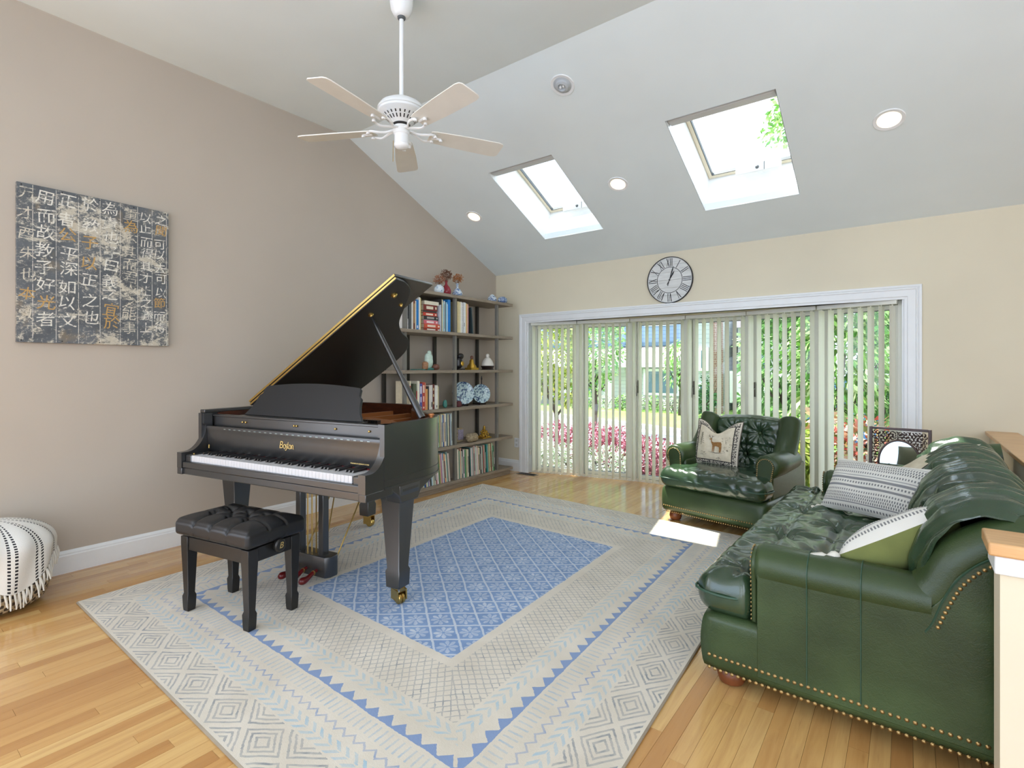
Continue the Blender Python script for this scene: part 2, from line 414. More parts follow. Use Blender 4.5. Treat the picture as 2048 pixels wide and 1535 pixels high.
# head soffit, side jambs and outer roof of the bow
out = [(x, y+.14) for x, y in BOW]
poly = [(OPX0-.05, YW+.0), (OPX1+.05, YW+.0)]+[(x+(.06 if i == 0 else (-.06 if i == 6 else 0))*-1, y) for i, (x, y) in reversed(list(enumerate(out)))]
struct(fix_normals(MB().prism(poly, OPZ, OPZ+.1).build('trim_2', m_cream)))
struct(fix_normals(MB().prism([(OPX0-.3, YW+.12), (OPX1+.3, YW+.12), (OPX1+.2, 5.85), (OPX0-.2, 5.85)], OPZ+.1, OPZ+.2).build('trim_3', m_white)))
struct(MB().box(OPX0-.06, OPX0+.02, YW, YW+.20, 0, OPZ).box(OPX1-.02, OPX1+.06, YW, YW+.20, 0, OPZ).build('trim_4', m_white))
for k in range(6):
    (xa, ya), (xb, yb) = BOW[k], BOW[k+1]
    L = math.hypot(xb-xa, yb-ya); an = math.atan2(yb-ya, xb-xa); M = T4((xa, ya, 0), (0, 0, an))
    r = struct(thing('window_%d' % (k+1) if k < 5 else 'window_11', None, None)); r.matrix_world = M
    def ring(b, x0, x1, z0, z1, t, y0, y1, tb=None):
        tb = tb or t
        b.box(x0, x0+t, y0, y1, z0, z1); b.box(x1-t, x1, y0, y1, z0, z1); b.box(x0+t, x1-t, y0, y1, z0, z0+tb); b.box(x0+t, x1-t, y0, y1, z1-t, z1); return b
    ring(MB(), 0, L, 0.0, OPZ, .032, .0, .10).build('frame', m_vinyl, r)
    ring(MB(), .034, L-.034, .034, OPZ-.034, .035, .02, .07).build('sash', m_vinyl, r, bevel=.004)
    ring(MB(), .069, L-.069, .069, OPZ-.069, .006, .035, .055).build('glazing_bead', m_grey, r)
    MB().box(.072, L-.072, .043, .047, .072, OPZ-.072).build('pane', m_glass, r)
    if k in (2, 3, 4):
        b = MB().box(.046, .062, -.0, .02, .98, 1.12).tube([(.054, .0, 1.06), (.054, -.03, 1.05), (.05, -.035, .95)], .006, 6)
        b.build('latch', plain('latch_metal', c8(110, 105, 98), .35, .6, var=0), r)
struct(MB().box(BOW[0][0]-.05, BOW[0][0]+.02, YW+.1, 5.3, 0, OPZ).box(BOW[6][0]-.02, BOW[6][0]+.05, YW+.1, 5.3, 0, OPZ).build('trim_5', m_white))
# knee wall and newel at the stairwell
struct(MB().box(.474, .60, 2.0, YW, 0, .775).box(.195, .60, 1.88, 2.0, 0, .765).build('wall_knee', m_cream))
b = MB().box(.45, .625, 2.02, YW, .775, .80)
struct(b.build('trim_6', m_oakcap, bevel=.004))
struct(MB().box(.17, .63, 1.855, 2.02, .765, .80).build('trim_7', m_oakcap, bevel=.005))
struct(MB().box(.183, .615, 1.868, 2.012, .715, .765).build('trim_8', m_white, bevel=.004))

# ------------------------------------------------------------------ oak strip floor
RUG = [np.array(p) for p in [(-3.53, .815), (-.677, .776), (-.83, 4.105), (-3.646, 4.28)]]   # NL NR FR FL
floor = struct(MB().box(XW, XR, YB, YW+.1, -.06, -.013).prism([(OPX0, YW+.1), (OPX1, YW+.1)]+[(x, y+.0) for x, y in reversed(BOW)], -.06, -.013).build('floor', plain('subfloor', c8(90, 60, 34), .8, var=.05)))
rnd = random.Random(4); PW = .0575; boards = []
x = XW+.002
while x < XR:
    y = YB-rnd.random()*1.0; x1 = min(x+PW-.0009, XR)
    ymax = min(bow_y(x+.001), bow_y(x1-.001)) if OPX0 < x and x1 < OPX1 else YW
    while y < ymax:
        L = rnd.choice((.35, .5, .7, .9, 1.1, 1.4))*rnd.uniform(.85, 1.15); y1 = min(y+L, ymax)
        if ymax-y1 < .12: y1 = ymax
        if y1 > YB: boards.append((x, x1, max(y, YB), y1-.0008, rnd.uniform(-.0002, 0)))
        y = y1
    x += PW
def board_score(bd):
    cx, cy = (bd[0]+bd[1])/2, (bd[2]+bd[3])/2
    if -3.5 < cx < -.8 and bd[2] > .8 and bd[3] < 4.15: return 0
    if cx > .3 or bd[3] < .3: return 0
    if cx > -.5 and bd[2] > 2.2 and bd[3] < 4.0: return 0
    dep = -cx*.6045*-1*-1
    dep = -cx*math.sin(RAD(YAW))*1+cy*math.cos(RAD(YAW)); lat = cx*math.cos(RAD(YAW))+cy*math.sin(RAD(YAW))
    if dep < .6 or abs(lat)/dep > 1.15: return 0
    return (bd[3]-bd[2])/dep**2.5
boards.sort(key=board_score, reverse=True)
for i, bd in enumerate(boards[:300]):
    cx, cy = bd[0], bd[2]
    o = MB().box(0, bd[1]-bd[0], 0, bd[3]-bd[2], -.012, bd[4]).build('plank', m_oak, floor, loc=(cx, cy, 0))
b = MB()
for bd in boards[300:]: b.box(bd[0], bd[1], bd[2], bd[3], -.012, bd[4])
b.build('planking', m_oak, floor, kind='stuff')
# ------------------------------------------------------------------ rug
def rug_material():
    M = Mat('tufted_rug', (.6, .58, .52), .95)
    x, y, z = M.xyz('UV'); s = x*2.84; t = y*3.4
    cn = M.t.nodes.new('ShaderNodeCombineXYZ'); M.t.links.new(s.k, cn.inputs[0]); M.t.links.new(t.k, cn.inputs[1]); V = cn.outputs[0]
    wob = M.noise(9, 2, vec=V); wob2 = M.noise(11.7, 2, vec=V, stretch=(1.1, .9, 1)); fine = M.noise(120, 2, vec=V)
    s = s+(wob-.5)*.016+(fine-.5)*.006; t = t+(wob2-.5)*.016+(fine-.5)*.006
    ds = s.mn(2.84-s); dt = t.mn(3.4-t); d = ds.mn(dt)
    side = ds < dt
    a = side*(t-1.7)+(1-side)*(s-1.42)
    fade = (M.noise(14, 3, vec=V)-.28)*2.4; fade = fade.mx(.5).mn(1)
    cream = M.ramp(M.noise(5, 4, vec=V), [(.3, c8(206, 196, 178)), (.7, c8(220, 211, 195))])
    P = .262
    q = ((a/P).fr()-.5).ab()*P
    m1 = q/.118+(d-.092).ab()/.088; m2 = (P/2-q)/.118+d.mn((d-.184).ab())/.088
    rings = lambda m: (((m*3.6+.12).fr()) < .42)*(m < 1.0)*(m > .08)
    dia = (rings(m1).mx(rings(m2)))*(d < .186)*(d > .012)
    def vine(c):
        e = (d-c).ab(); w = (((a+e*1.3)/.048).fr() < .40)*(e < .031)*(e > .002); return w
    v1 = vine(.225)
    zig = ((d-.292-(a.tri(.056)-.5)*.026).ab() < .0052)
    dash = (((a/.03).fr()) < .28)*d.band(.328, .388)
    tri = d.band(.404, .414).mx(((d-.412)/.038 < (1.06-a.tri(.076)*1.1))*d.band(.412, .456))
    v2 = vine(.515)
    la = (((((a*1.15+d)/.046).fr()-.5).ab()) > .415).mx(((((a*1.15-d)/.046).fr()-.5).ab()) > .415)*d.band(.56, .795)
    cx = s-1.42; cy = t-1.7
    A = (cx/.2+cy/.16).fr(); B = (cx/.2-cy/.16).fr()
    line = ((A-.5).ab() > .455).mx((B-.5).ab() > .455)
    px = (A-.5+B-.5)*.1; py = (A-B)*.08; r = (px*px+py*py).m('SQRT'); an = py.m('ARCTAN2', px)
    pet = (an*4).m('COSINE').ab(); flower = (r < (pet*.026+.026))*(r > .008)*(pet > .38)
    ctr = d > .845
    blue = M.ramp(M.noise(7, 5, .7, vec=V), [(.3, c8(100, 132, 178)), (.6, c8(120, 150, 192)), (.8, c8(146, 172, 204))])
    bluem = c8(112, 140, 184); grey = c8(116, 124, 132); lt = c8(140, 182, 204)
    c = M.mix(dia*fade*.85, cream, grey); c = M.mix(v1*fade*.8, c, lt); c = M.mix(zig*fade*.9, c, bluem)
    c = M.mix(dash*fade*.65, c, c8(140, 172, 196)); c = M.mix(tri*.92, c, bluem); c = M.mix(v2*fade*.75, c, c8(146, 186, 205)); c = M.mix(la*fade*.8, c, grey)
    cc = M.mix(line*.75, blue, c8(206, 212, 218)); cc = M.mix(flower*fade*.85, cc, c8(204, 210, 216))
    c = M.mix(ctr, c, cc)
    c = M.mix(((M.noise(1.7, 2, vec=V)-.74).mx(0))*1.2, c, c8(216, 178, 160))
    M.col(c); M.b.inputs['Sheen Weight'].default_value = .2
    raised = dia.mx(v1).mx(zig).mx(tri).mx(v2).mx(la)+fine*.8
    return M.bump(raised+M.noise(420, 2, vec=V), .4, .003).m
rn = 40
def rugf(u, v):
    p = (1-u)*(1-v)*RUG[0]+u*(1-v)*RUG[1]+u*v*RUG[2]+(1-u)*v*RUG[3]
    return (p[0], p[1], .012+.0008*math.sin(u*23+v*9)*math.sin(v*17))
b = MB().grid(rugf, rn, rn)
rug = b.build('area_rug', rug_material(), uv=True, smooth=180)
tag(rug, 'large cream and blue bordered area rug with diamond outer band under the piano', 'rug')
ed = [rugf(i/rn, 0) for i in range(rn)]+[rugf(1, i/rn) for i in range(rn)]+[rugf(1-i/rn, 1) for i in range(rn)]+[rugf(0, 1-i/rn) for i in range(rn+1)]
b = MB(); vs = [(p[0], p[1], p[2]) for p in ed]+[(p[0], p[1], .0006) for p in ed]; n = len(ed)
b.add(vs, [(i, i+1, n+i+1, n+i) for i in range(n-1)]); b.tube([(p[0], p[1], .0065) for p in ed], .006, 6)
b.build('bound_edge', plain('rug_binding', c8(150, 138, 120), .95, var=.1), rug)

# ------------------------------------------------------------------ grand piano
m_black = Mat('black_satin_lacquer', (.012, .012, .0122), .30, IOR=1.9, Coat_Weight=.1, Coat_Roughness=.3).m
m_blackrough = Mat('black_matte_lacquer', (.012, .012, .013), .42).m
m_brass = plain('brass', c8(196, 164, 96), .28, 1, var=.08)
m_gold = Mat('gold_decal', c8(214, 186, 120), .35, .7).m
m_copper = plain('bronze_painted_plate', c8(190, 122, 72), .38, .55, var=.08)
def mahog():
    M = Mat('mahogany_inner_rim', (.1, .03, .01), .28); g = M.noise(6, 6, .6, stretch=(2, 2, 14), dist=.8)
    return M.col(M.ramp(g, [(.3, c8(44, 20, 10)), (.55, c8(78, 36, 18)), (.8, c8(98, 50, 26))])).m
m_mahog = mahog()
m_ivory = Mat('white_key_plastic', c8(208, 208, 210), .25).m
m_felt = Mat('red_felt', c8(110, 18, 24), .9).m
PA = RAD(9.7)
pu = Vector((math.cos(PA), math.sin(PA), 0)); P0 = Vector((-2.028, 1.535, 0))-pu*1.5
piano = thing('grand_piano', 'black satin baby grand piano with raised lid standing on the blue rug', 'piano', P0, PA)
# local frame: x 0 (bass cheek) .. 1.5 (treble cheek), y 0 (keys) .. 1.40 (tail), z up
RIM = catmull([(1.5, .13), (1.5, .36), (1.497, .50), (1.465, .62), (1.385, .725), (1.23, .82), (1.10, .92), (.99, 1.06), (.90, 1.21), (.775, 1.325), (.62, 1.378), (.40, 1.392), (.16, 1.392)], 6)
RIM = [tuple(p) for p in RIM]+[(.10, 1.388), (.045, 1.365), (.012, 1.32), (0, 1.25), (0, .13)]
def inset(path, d):
    out = []
    for i, p in enumerate(path):
        a = Vector(path[max(i-1, 0)]); c = Vector(path[min(i+1, len(path)-1)]); t = (c-a).normalized(); n = Vector((-t.y, t.x))
        out.append((p[0]+n.x*d, p[1]+n.y*d))
    return out
def wall(path, d0, d1, z0, z1, b=None):
    b = b or MB(); A = inset(path, d0); B_ = inset(path, d1); n = len(path)
    vs = [(p[0], p[1], z) for z in (z0, z1) for q in (A, B_) for p in q]
    fs = []
    for i in range(n-1):
        fs += [(i, i+1, 2*n+i+1, 2*n+i), (n+i+1, n+i, 3*n+i, 3*n+i+1), (2*n+i, 2*n+i+1, 3*n+i+1, 3*n+i), (i+1, i, n+i, n+i+1)]
    for i in (0, n-1): fs.append((i, 2*n+i, 3*n+i, n+i))
    return b.add(vs, fs)
fix_normals(wall(RIM, 0, .030, .655, .978).build('rim', m_black, piano, smooth=40))
RIM_IN = [p if p[1] > .232 else (p[0], .232) for p in RIM]
fix_normals(wall(RIM_IN, .0305, .045, .70, .9775).build('inner_rim', m_mahog, piano, smooth=40))
fix_normals(wall(RIM, -.005, .0, .655, .667, wall(RIM, -.003, .0, .70, .706)).build('rim_moulding', m_black, piano, smooth=40))
# S-shaped cheeks (arms)
arm = catmull([(0, .752), (.045, .753), (.075, .762), (.105, .785), (.13, .82), (.146, .862), (.151, .900)], 6)
armp = [(0, .66)]+[tuple(p) for p in arm]+[(.148, .908), (.137, .912), (.137, .978), (.19, .978), (.19, .66)]
My = Matrix(((0, 0, 1, 0), (1, 0, 0, 0), (0, 1, 0, 0), (0, 0, 0, 1)))
for x0 in (0.0, 1.453): MB().prism(armp, x0, x0+.045, My).build('cheek', m_black, piano, smooth=30)
b = MB().box(.006, 1.494, .012, .42, .622, .662); b.build('key_bed', m_black, piano, bevel=.004)
for x0 in (0, 1.455): MB().box(x0, x0+.045, .0, .19, .622, .66).build('arm_foot', m_black, piano, bevel=.003)
MB().box(.046, 1.454, .004, .03, .660, .700).build('key_slip', m_black, piano, bevel=.006)
for x0 in (.046, 1.394): MB().box(x0, x0+.060, .022, .165, .663, .738).build('key_block', m_black, piano, bevel=.008)
# keys
kx0, kx1 = .108, 1.392; kw = (kx1-kx0)/52
wk = MB().box(.0006, kw-.0006, .022, .172, .700, .7365).build('white_key', m_ivory, piano, bevel=.0012); wk.location.x = kx0
for i in range(1, 52): inst(wk, piano, (kx0+i*kw, 0, 0))
bp = [(0, 0), (.0105, 0), (.0098, .0115), (.0007, .0115)]
bk = MB().add([(p[0], .075+(.006 if p[1] > 0 else 0), .7365+p[1]) for p in bp]+[(p[0], .172, .7365+p[1]) for p in bp], [(0, 1, 2, 3), (7, 6, 5, 4), (0, 4, 5, 1), (1, 5, 6, 2), (2, 6, 7, 3), (3, 7, 4, 0)])
bk = bk.build('black_key', m_black, piano); first = True
for i in range(51):
    if (i % 7) in (0, 2, 3, 5, 6):          # keyboard starts on A
        if first: bk.location.x = kx0+(i+1)*kw-.0055; first = False
        else: inst(bk, piano, (kx0+(i+1)*kw-.0055, 0, 0))
MB().box(kx0, kx1, .1725, .178, .735, .7425).build('key_felt', m_felt, piano)
# fallboard: gently curved board behind the keys with the rounded lip on top
fb = [(.176, .738), (.168, .76), (.160, .80), (.156, .84), (.154, .875), (.150, .888), (.154, .898), (.166, .900), (.178, .895), (.190, .80), (.192, .738)]
MB().prism(fb, .047, 1.453, My).build('fallboard', m_black, piano, smooth=50)
b = MB()
for k in range(26):
    x = .22+k*.046
    b.box(x, x+.018, .1488, .1500, .884, .888)
b.build('lip_studs', plain('pale_studs', c8(150, 165, 165), .3, .5, var=0), piano, kind='stuff')
MB().box(.047, 1.453, .200, .224, .74, .958).box(.047, 1.453, .19, .225, .955, .968).build('name_rail', m_black, piano, bevel=.003)
for x in (.33, .36, .78, .80, 1.1, 1.34): MB().lathe([(.006, 0), (.006, .006), (.002, .008)], 10, T4((x, .199, .93), (RAD(90), 0, 0))).build('screw_head', m_brass, piano)
ST = [([(-.30, 1.02), (-.12, .93), (.08, .98), (.34, 1.10)], .8), ([(.86+.17*math.cos(q), .25+.25*math.sin(q)) for q in np.linspace(3.6, 10.2, 14)], 1.15), ([(1.24, .56), (1.12, .50), (1.14, .34), (1.22, .18), (1.16, -.12), (1.04, -.20), (.96, -.12)], 1), ([(1.44, .82), (1.37, .30), (1.42, .04), (1.52, .12)], 1), ([(1.28, .54), (1.56, .56)], .7),
      ([(1.74+.16*math.cos(q), .25+.24*math.sin(q)) for q in np.linspace(3.6, 10.2, 14)], 1.15), ([(2.02, .48), (2.02, .02)], 1.1), ([(2.02, .34), (2.14, .50), (2.26, .40), (2.24, .08), (2.36, .04)], 1)]
Mlg = T4((.757-.048, .1545, .806), (RAD(88), 0, 0)) @ Matrix.Diagonal((.050, .046, .012, 1)); b = MB()
for pts, wgt in ST:
    pp = catmull([(x, y, 0) for x, y in pts], 4) if len(pts) > 2 else pts and [(x, y, 0) for x, y in pts]
    n_ = len(pp); b.tube([tuple(p) for p in pp], [.052*wgt*(.55+.45*math.sin(math.pi*(i+.5)/n_)) for i in range(n_)], 6, Mlg)
b.build('maker_lettering', m_gold, piano)
mesh_obj('initial_lettering', text_mesh('B', .058, .0006, shear=.18), m_gold, piano, T4((.7255, .1535, .824), (RAD(88), 0, 0)))
lm = text_mesh('DESIGNED BY STEINWAY & SONS', .0085, .0003); mesh_obj('small_lettering', lm, m_gold, piano, T4((1.365-.06, .1645, .764), (RAD(78), 0, 0)))
MB().lathe([(.004, 0), (.004, .022)], 8, T4((.066, .156, .760), (0, 0, 0))).build('lock_pin', m_brass, piano)
MB().lathe([(.005, 0), (.005, .004)], 8, T4((.07, .06, .738))).build('key_block_screw', m_brass, piano)
# soundboard, plate, strings and dampers
IN = inset(RIM, .05)
poly = [(p[0], max(p[1], .23)) for p in IN]
fix_normals(MB().prism(poly, .80, .81).build('soundboard', plain('spruce_board', c8(176, 128, 76), .4, var=.1), piano))
b = MB()
b.prism([(.06, .23), (1.44, .23), (1.44, .40), (1.30, .47), (.9, .40), (.5, .42), (.06, .42)], .885, .905)
for xa, ya, xb, yb in ((.12, .40, .10, 1.28), (.42, .42, .55, 1.30), (.72, .41, .80, 1.20), (1.0, .42, 1.02, .95), (1.22, .45, 1.16, .82), (1.40, .40, 1.40, .60)):
    n = Vector((yb-ya, xa-xb)).normalized()*.014
    b.prism([(xa-n.x, ya-n.y), (xa+n.x, ya+n.y), (xb+n.x, yb+n.y), (xb-n.x, yb-n.y)], .86, .925)
wall([p if p[1] > .24 else (p[0], .24) for p in inset(RIM, .052)[:-1]], 0, .05, .862, .885, b)
fix_normals(b.build('iron_plate', m_copper, piano, bevel=.004))
b = MB()     # raised copper web seen beside the desk
b.prism([(1.02, .46), (1.36, .40), (1.44, .44), (1.43, .56), (1.36, .64), (1.20, .62), (1.06, .72), (.86, .78), (.82, .72)], .905, .93)
b.build('plate_web', m_copper, piano, bevel=.01)
b = MB()
for k in range(60):
    f = k/59; x = lerp(.12, 1.38, f); y1 = lerp(1.25, .60, f**.8)
    b.tube([(x, .34, .912), (lerp(x, x-.05, 1), y1, .905)], .0011 if f > .25 else .0022, 4, cap=False)
b.build('string', plain('steel_string', c8(190, 188, 180), .25, 1, var=0), piano, kind='stuff')
b = MB()
for k in range(58):
    for r_ in range(3): b.lathe([(.0033, 0), (.0033, .022), (.002, .024)], 6, T4((.10+k*.0225, .26+r_*.028+(k % 2)*.008, .905)))
b.build('tuning_pin', plain('blued_steel', c8(140, 142, 146), .3, 1, var=0), piano, kind='stuff')
b = MB()
for k in range(50): b.box(.16+k*.020, .168+k*.020, .47, .50, .925, .952)
b.build('damper', m_black, piano, kind='stuff')
# music desk
def desk_pt(s, t):   # s across -1..1, t 0..1 up
    hw = lerp(.475, .415, 1)+.06*(1-t)**2*1.0
    z = .968+.205*t+.018*(1-s*s)*t; y = .262+.105*t
    return (.735+s*hw, y, z)
b = MB()
out_ = [(.735-.49, .0), (.735-.455, .045), (.735-.435, .09), (.735-.425, .135), (.735-.405, .15), (.735-.398, .19), (.735-.385, .20)]
outl = [(x, h) for x, h in out_]; outr = [(1.47-x, h) for x, h in reversed(out_)]
top = [(.735+s*.385, .20+.022*(1-s*s)) for s in np.linspace(-.9, .9, 15)]
polyd = [(p[0], p[1]) for p in ([(x, h) for x, h in outl]+top+outr)][::-1]
Md = T4((0, .275, .964), (RAD(63), 0, 0)) 
b.prism(polyd, -.009, .009, Md); fix_normals(b.build('music_desk', m_blackrough, piano, bevel=.003))
MB().box(.235, 1.235, .226, .30, .955, .966).build('desk_shelf', m_black, piano, bevel=.002)
MB().box(.34, 1.16, .223, .231, .962, .9665).build('desk_edge_strip', plain('walnut_edge', c8(190, 140, 104), .4, var=.1), piano)
# lid
ANG = RAD(31.0)
lidr = bpy.data.objects.new('lid', None)
LID = [(max(0, x), y) for x, y in [(1.486, .49)]+[tuple(p) for p in catmull([(1.486, .50), (1.47, .60), (1.41, .70), (1.25, .81), (1.10, .915), (.99, 1.055), (.905, 1.22), (.78, 1.335), (.62, 1.385), (.35, 1.40), (.12, 1.40)], 6)]+[(.05, 1.385), (0, 1.33), (0, .49)]]
Ml = T4((0, 0, 1.000)) @ T4((0, 0, 0), (0, -ANG, 0))
lid = fix_normals(MB().prism(LID, 0, .020, Ml).build('lid', m_blackrough, piano, bevel=.003))
b = MB().prism([(0, .492), (1.488, .492), (1.488, .858), (0, .858)], .023, .043, Ml); b.build('front_flap', m_black, lid, bevel=.004)
b = MB().box(.0, 1.487, .4875, .4905, .0055, .0165, Ml).box(0, 1.487, .4895, .4925, .026, .039, Ml); b.build('piano_hinge', m_brass, lid)
for x, y, r_ in ((1.355, .60, .021), (1.28, .74, .014), (1.142, .60, .018)): fix_normals(MB().lathe([(r_, 0), (r_, -.005), (r_*.6, -.010), (r_*.5, -.016)], 16, Ml @ T4((x, y, 0))).build('lid_button', m_brass, lid, smooth=40))
for y in (.60, 1.15): MB().lathe([(.008, -.04), (.008, .04)], 10, T4((-.004, y, 1.0), (RAD(90), 0, 0))).build('lid_hinge', m_brass, piano)
MB().box(.0, .045, .14, .486, .979, .999).build('lid_bass_edge', m_black, piano, bevel=.003)
pa = Vector((1.425, .53, .975)); pb_ = Ml @ Vector((1.142, .60, -.012)); pm = pa.lerp(pb_, .35)
b = MB().tube([pa, pa.lerp(pb_, .02), pm, pm.lerp(pb_, .03), pa.lerp(pb_, .8), pb_], [.021, .022, .017, .014, .012, .006], 8)
b.build('lid_prop', m_black, piano, smooth=50)
b = MB().lathe([(.012, 0), (.012, .012), (.018, .016), (.018, .024), (.008, .028)], 12, T4((1.452, .58, .972))); b.build('prop_peg', m_copper, piano, smooth=40)
# legs with casters
def leg(x, y, rz):
    t = bpy.data.objects.new('leg', None)
    b = MB()
    def ringp(z, h): return [(x-h, y-h, z), (x+h, y-h, z), (x+h, y+h, z), (x-h, y+h, z)]
    lv = [(.655, .085), (.60, .080), (.575, .066), (.555, .062), (.20, .0405), (.185, .047), (.10, .044)]
    vs = sum([ringp(z, h) for z, h in lv], []); fs = [(0, 1, 2, 3)]
    for i in range(len(lv)-1):
        for k in range(4): fs.append((i*4+k, i*4+4+k, i*4+4+(k+1) % 4, i*4+(k+1) % 4))
    m = (len(lv)-1)*4; fs.append((m+3, m+2, m+1, m)); b.add(vs, fs)
    o = fix_normals(b.build('leg', m_black, piano, bevel=.004))
    c = MB(); M = T4((x, y, 0), (0, 0, rz))
    c.box(-.028, .028, -.028, .028, .088, .100, M); c.box(-.03, -.022, -.045, .02, .035, .09, M); c.box(.022, .03, -.045, .02, .035, .09, M)
    c.lathe([(.008, -.031), (.008, .031)], 10, M @ T4((0, -.022, .0405), (0, RAD(90), 0)))
    c.lathe([(.024, -.019), (.028, -.015), (.028, -.003), (.022, -.001), (.022, .001), (.028, .003), (.028, .015), (.024, .019)], 18, M @ T4((0, -.022, .0405), (0, RAD(90), 0)))
    fix_normals(c.build('caster', m_brass, o, smooth=40))
leg(1.417, .33, RAD(70)); leg(.083, .33, RAD(60)); leg(.33, 1.27, RAD(100))
MB().box(.9, 1.5, .25, .42, .60, .655).build('leg_plate', m_black, piano, bevel=.02)
# brackets fairing the right leg into the rim
b = MB(); pr = catmull([(.245, .655), (.255, .60), (.275, .575)], 4); 
b.prism([(.17, .655), (.245, .60), (.262, .56), (.40, .56), (.43, .60), (.52, .64), (.56, .656)], 1.40, 1.497, My); b.build('leg_bracket', m_black, piano, smooth=40, bevel=.006)
# lyre
ly = bpy.data.objects.new('pedal_lyre', None)
cx = .748; b = MB().box(cx-.115, cx-.075, .33, .375, .16, .655).box(cx+.075, cx+.115, .33, .375, .16, .655)
b.prism([(cx-.15, .31), (cx+.15, .31), (cx+.17, .335), (cx+.17, .385), (cx+.15, .41), (cx-.15, .41), (cx-.17, .385), (cx-.17, .335)], .045, .165)
b.box(cx-.14, cx+.14, .30, .42, .645, .66)
lyre = b.build('pedal_lyre', m_black, piano, bevel=.004)
b = MB()
for dx in (-.06, 0, .06): b.tube([(cx+dx*.6, .352, .16), (cx+dx*.6, .352, .66)], .004, 6)
for sx in (-1, 1): b.tube([(cx+sx*.13, .40, .10), (cx+sx*.13, .75, .64)], .0045, 6)
b.tube([(cx+.05, .40, .14), (cx-.05, .62, .64)], .004, 6)
b.build('brass_rod', m_brass, lyre)
m_pedal = plain('dark_red_pedal_sleeve', c8(96, 18, 20), .3, var=.1)
for dx in (-.085, 0, .085):
    p = catmull([(cx+dx, .32, .085), (cx+dx, .28, .075), (cx+dx, .24, .058), (cx+dx, .19, .055)], 4)
    o = MB().tube(p, [.009, .009, .010, .011, .012, .012, .013, .014, .016, .019, .021, .020, .012], 10).build('pedal', m_pedal, lyre, smooth=60)
    MB().lathe([(.014, -.004), (.014, .004)], 12, T4((cx+dx, .285, .075), (RAD(75), 0, 0))).build('pedal_collar', m_brass, o, smooth=40)

# ------------------------------------------------------------------ bench
m_blackleather = Mat('black_leather', (.012, .012, .013), .34); m_blackleather.bump(m_blackleather.voro(420), .15, .0006); m_blackleather = m_blackleather.m
m_ebony = Mat('ebony_satin', (.012, .011, .010), .3).m
BA = RAD(10.5); bench = thing('piano_bench', 'black tufted leather adjustable piano bench in front of the keyboard', 'bench', (-2.975, 1.105, .013), BA)
BL, BW = .52, .30
def bleg(x, y, n):
    b = MB(); lv = [(.385, .0275), (.34, .0275), (.09, .0185), (.075, .0235), (.02, .0215), (0, .0195)]; vs = []
    for z, h in lv:
        cx = x+math.copysign(.0275-h, x-BL/2)*-1*-1; cy = y
        vs += [(x-h, y-h, z), (x+h, y-h, z), (x+h, y+h, z), (x-h, y+h, z)]
    fs = [(0, 1, 2, 3)]
    for i in range(len(lv)-1):
        for k in range(4): fs.append((i*4+k, i*4+4+k, i*4+4+(k+1) % 4, i*4+(k+1) % 4))
    m = (len(lv)-1)*4; fs.append((m+3, m+2, m+1, m)); fix_normals(b.add(vs, fs).build('leg', m_ebony, bench, bevel=.002))
for x in (.0275, BL-.0275):
    for y in (.0275, BW-.0275): bleg(x, y, 0)
for y in (.006, BW-.028): MB().box(.053, BL-.053, y, y+.022, .318, .385).build('apron', m_ebony, bench, bevel=.002)
for x in (.006, BL-.028): MB().box(x, x+.022, .053, BW-.053, .318, .385).build('apron', m_ebony, bench, bevel=.002)
MB().box(.04, BL-.04, .04, BW-.04, .36, .395).build('lift_plate', m_ebony, bench)
btn = [(x, y) for y in (.085, .215) for x in (.13, .26, .39)]+[(.195, .15), (.325, .15)]
btn = [(.13, .10), (.26, .10), (.39, .10), (.13, .20), (.26, .20), (.39, .20), (.195, .15), (.325, .15)]
def bench_disp(p, n):
    p = p.copy(); x, y = p[0], p[1]; top = max(0, n[2]) if abs(n[2]) > .01 else (1 if p[2] > .44 else 0)
    if p[2] > .42:
        f = min(1, (p[2]-.42)/.05)
        e = min(x+.012, BL+.012-x, y+.012, BW+.012-y); dome = .034*min(1, max(0, e)/.09)**.6
        dz = dome
        for bx, by in btn:
            r = math.hypot(x-bx, y-by); dz -= .030*math.exp(-(r/.020)**2)+.012*math.exp(-(r/.045)**2)
        # seams from outer buttons to the rim, and diagonals between buttons
        g = min(abs(x-q) for q in (.13, .26, .39)); out = (y < .10 or y > .20)
        if out: dz -= .009*math.exp(-(g/.0045)**2)+.006*math.exp(-(g/.018)**2)
        g = min(abs(y-q) for q in (.10, .20)); 
        if x < .13 or x > .39: dz -= .008*math.exp(-(g/.006)**2)
        if .09 < x < .43 and .09 < y < .21:
            u_ = ((x-.13)/.065-(y-.10)/.05); v_ = ((x-.13)/.065+(y-.10)/.05)
            for q in (u_, v_):
                w_ = abs((q+1) % 2-1); dz -= .012*math.exp(-(w_/.16)**2)
        p[2] += f*dz
    else:
        # side seams
        if y < .0 or y > BW: 
            for q in (.13, .26, .39): 
                if abs(x-q) < .015: p[1] += math.copysign(.004, BW/2-y)*math.exp(-((x-q)/.006)**2)
        if x < 0 or x > BL:
            for q in (.10, .20): p[0] += math.copysign(.004, BL/2-x)*math.exp(-((y-q)/.006)**2)
    return p
MB().rbox((BL/2, BW/2, .433), (BL/2+.022, BW/2+.022, .038), .02, (96, 64, 12), bench_disp).build('cushion', m_blackleather, bench, smooth=180)
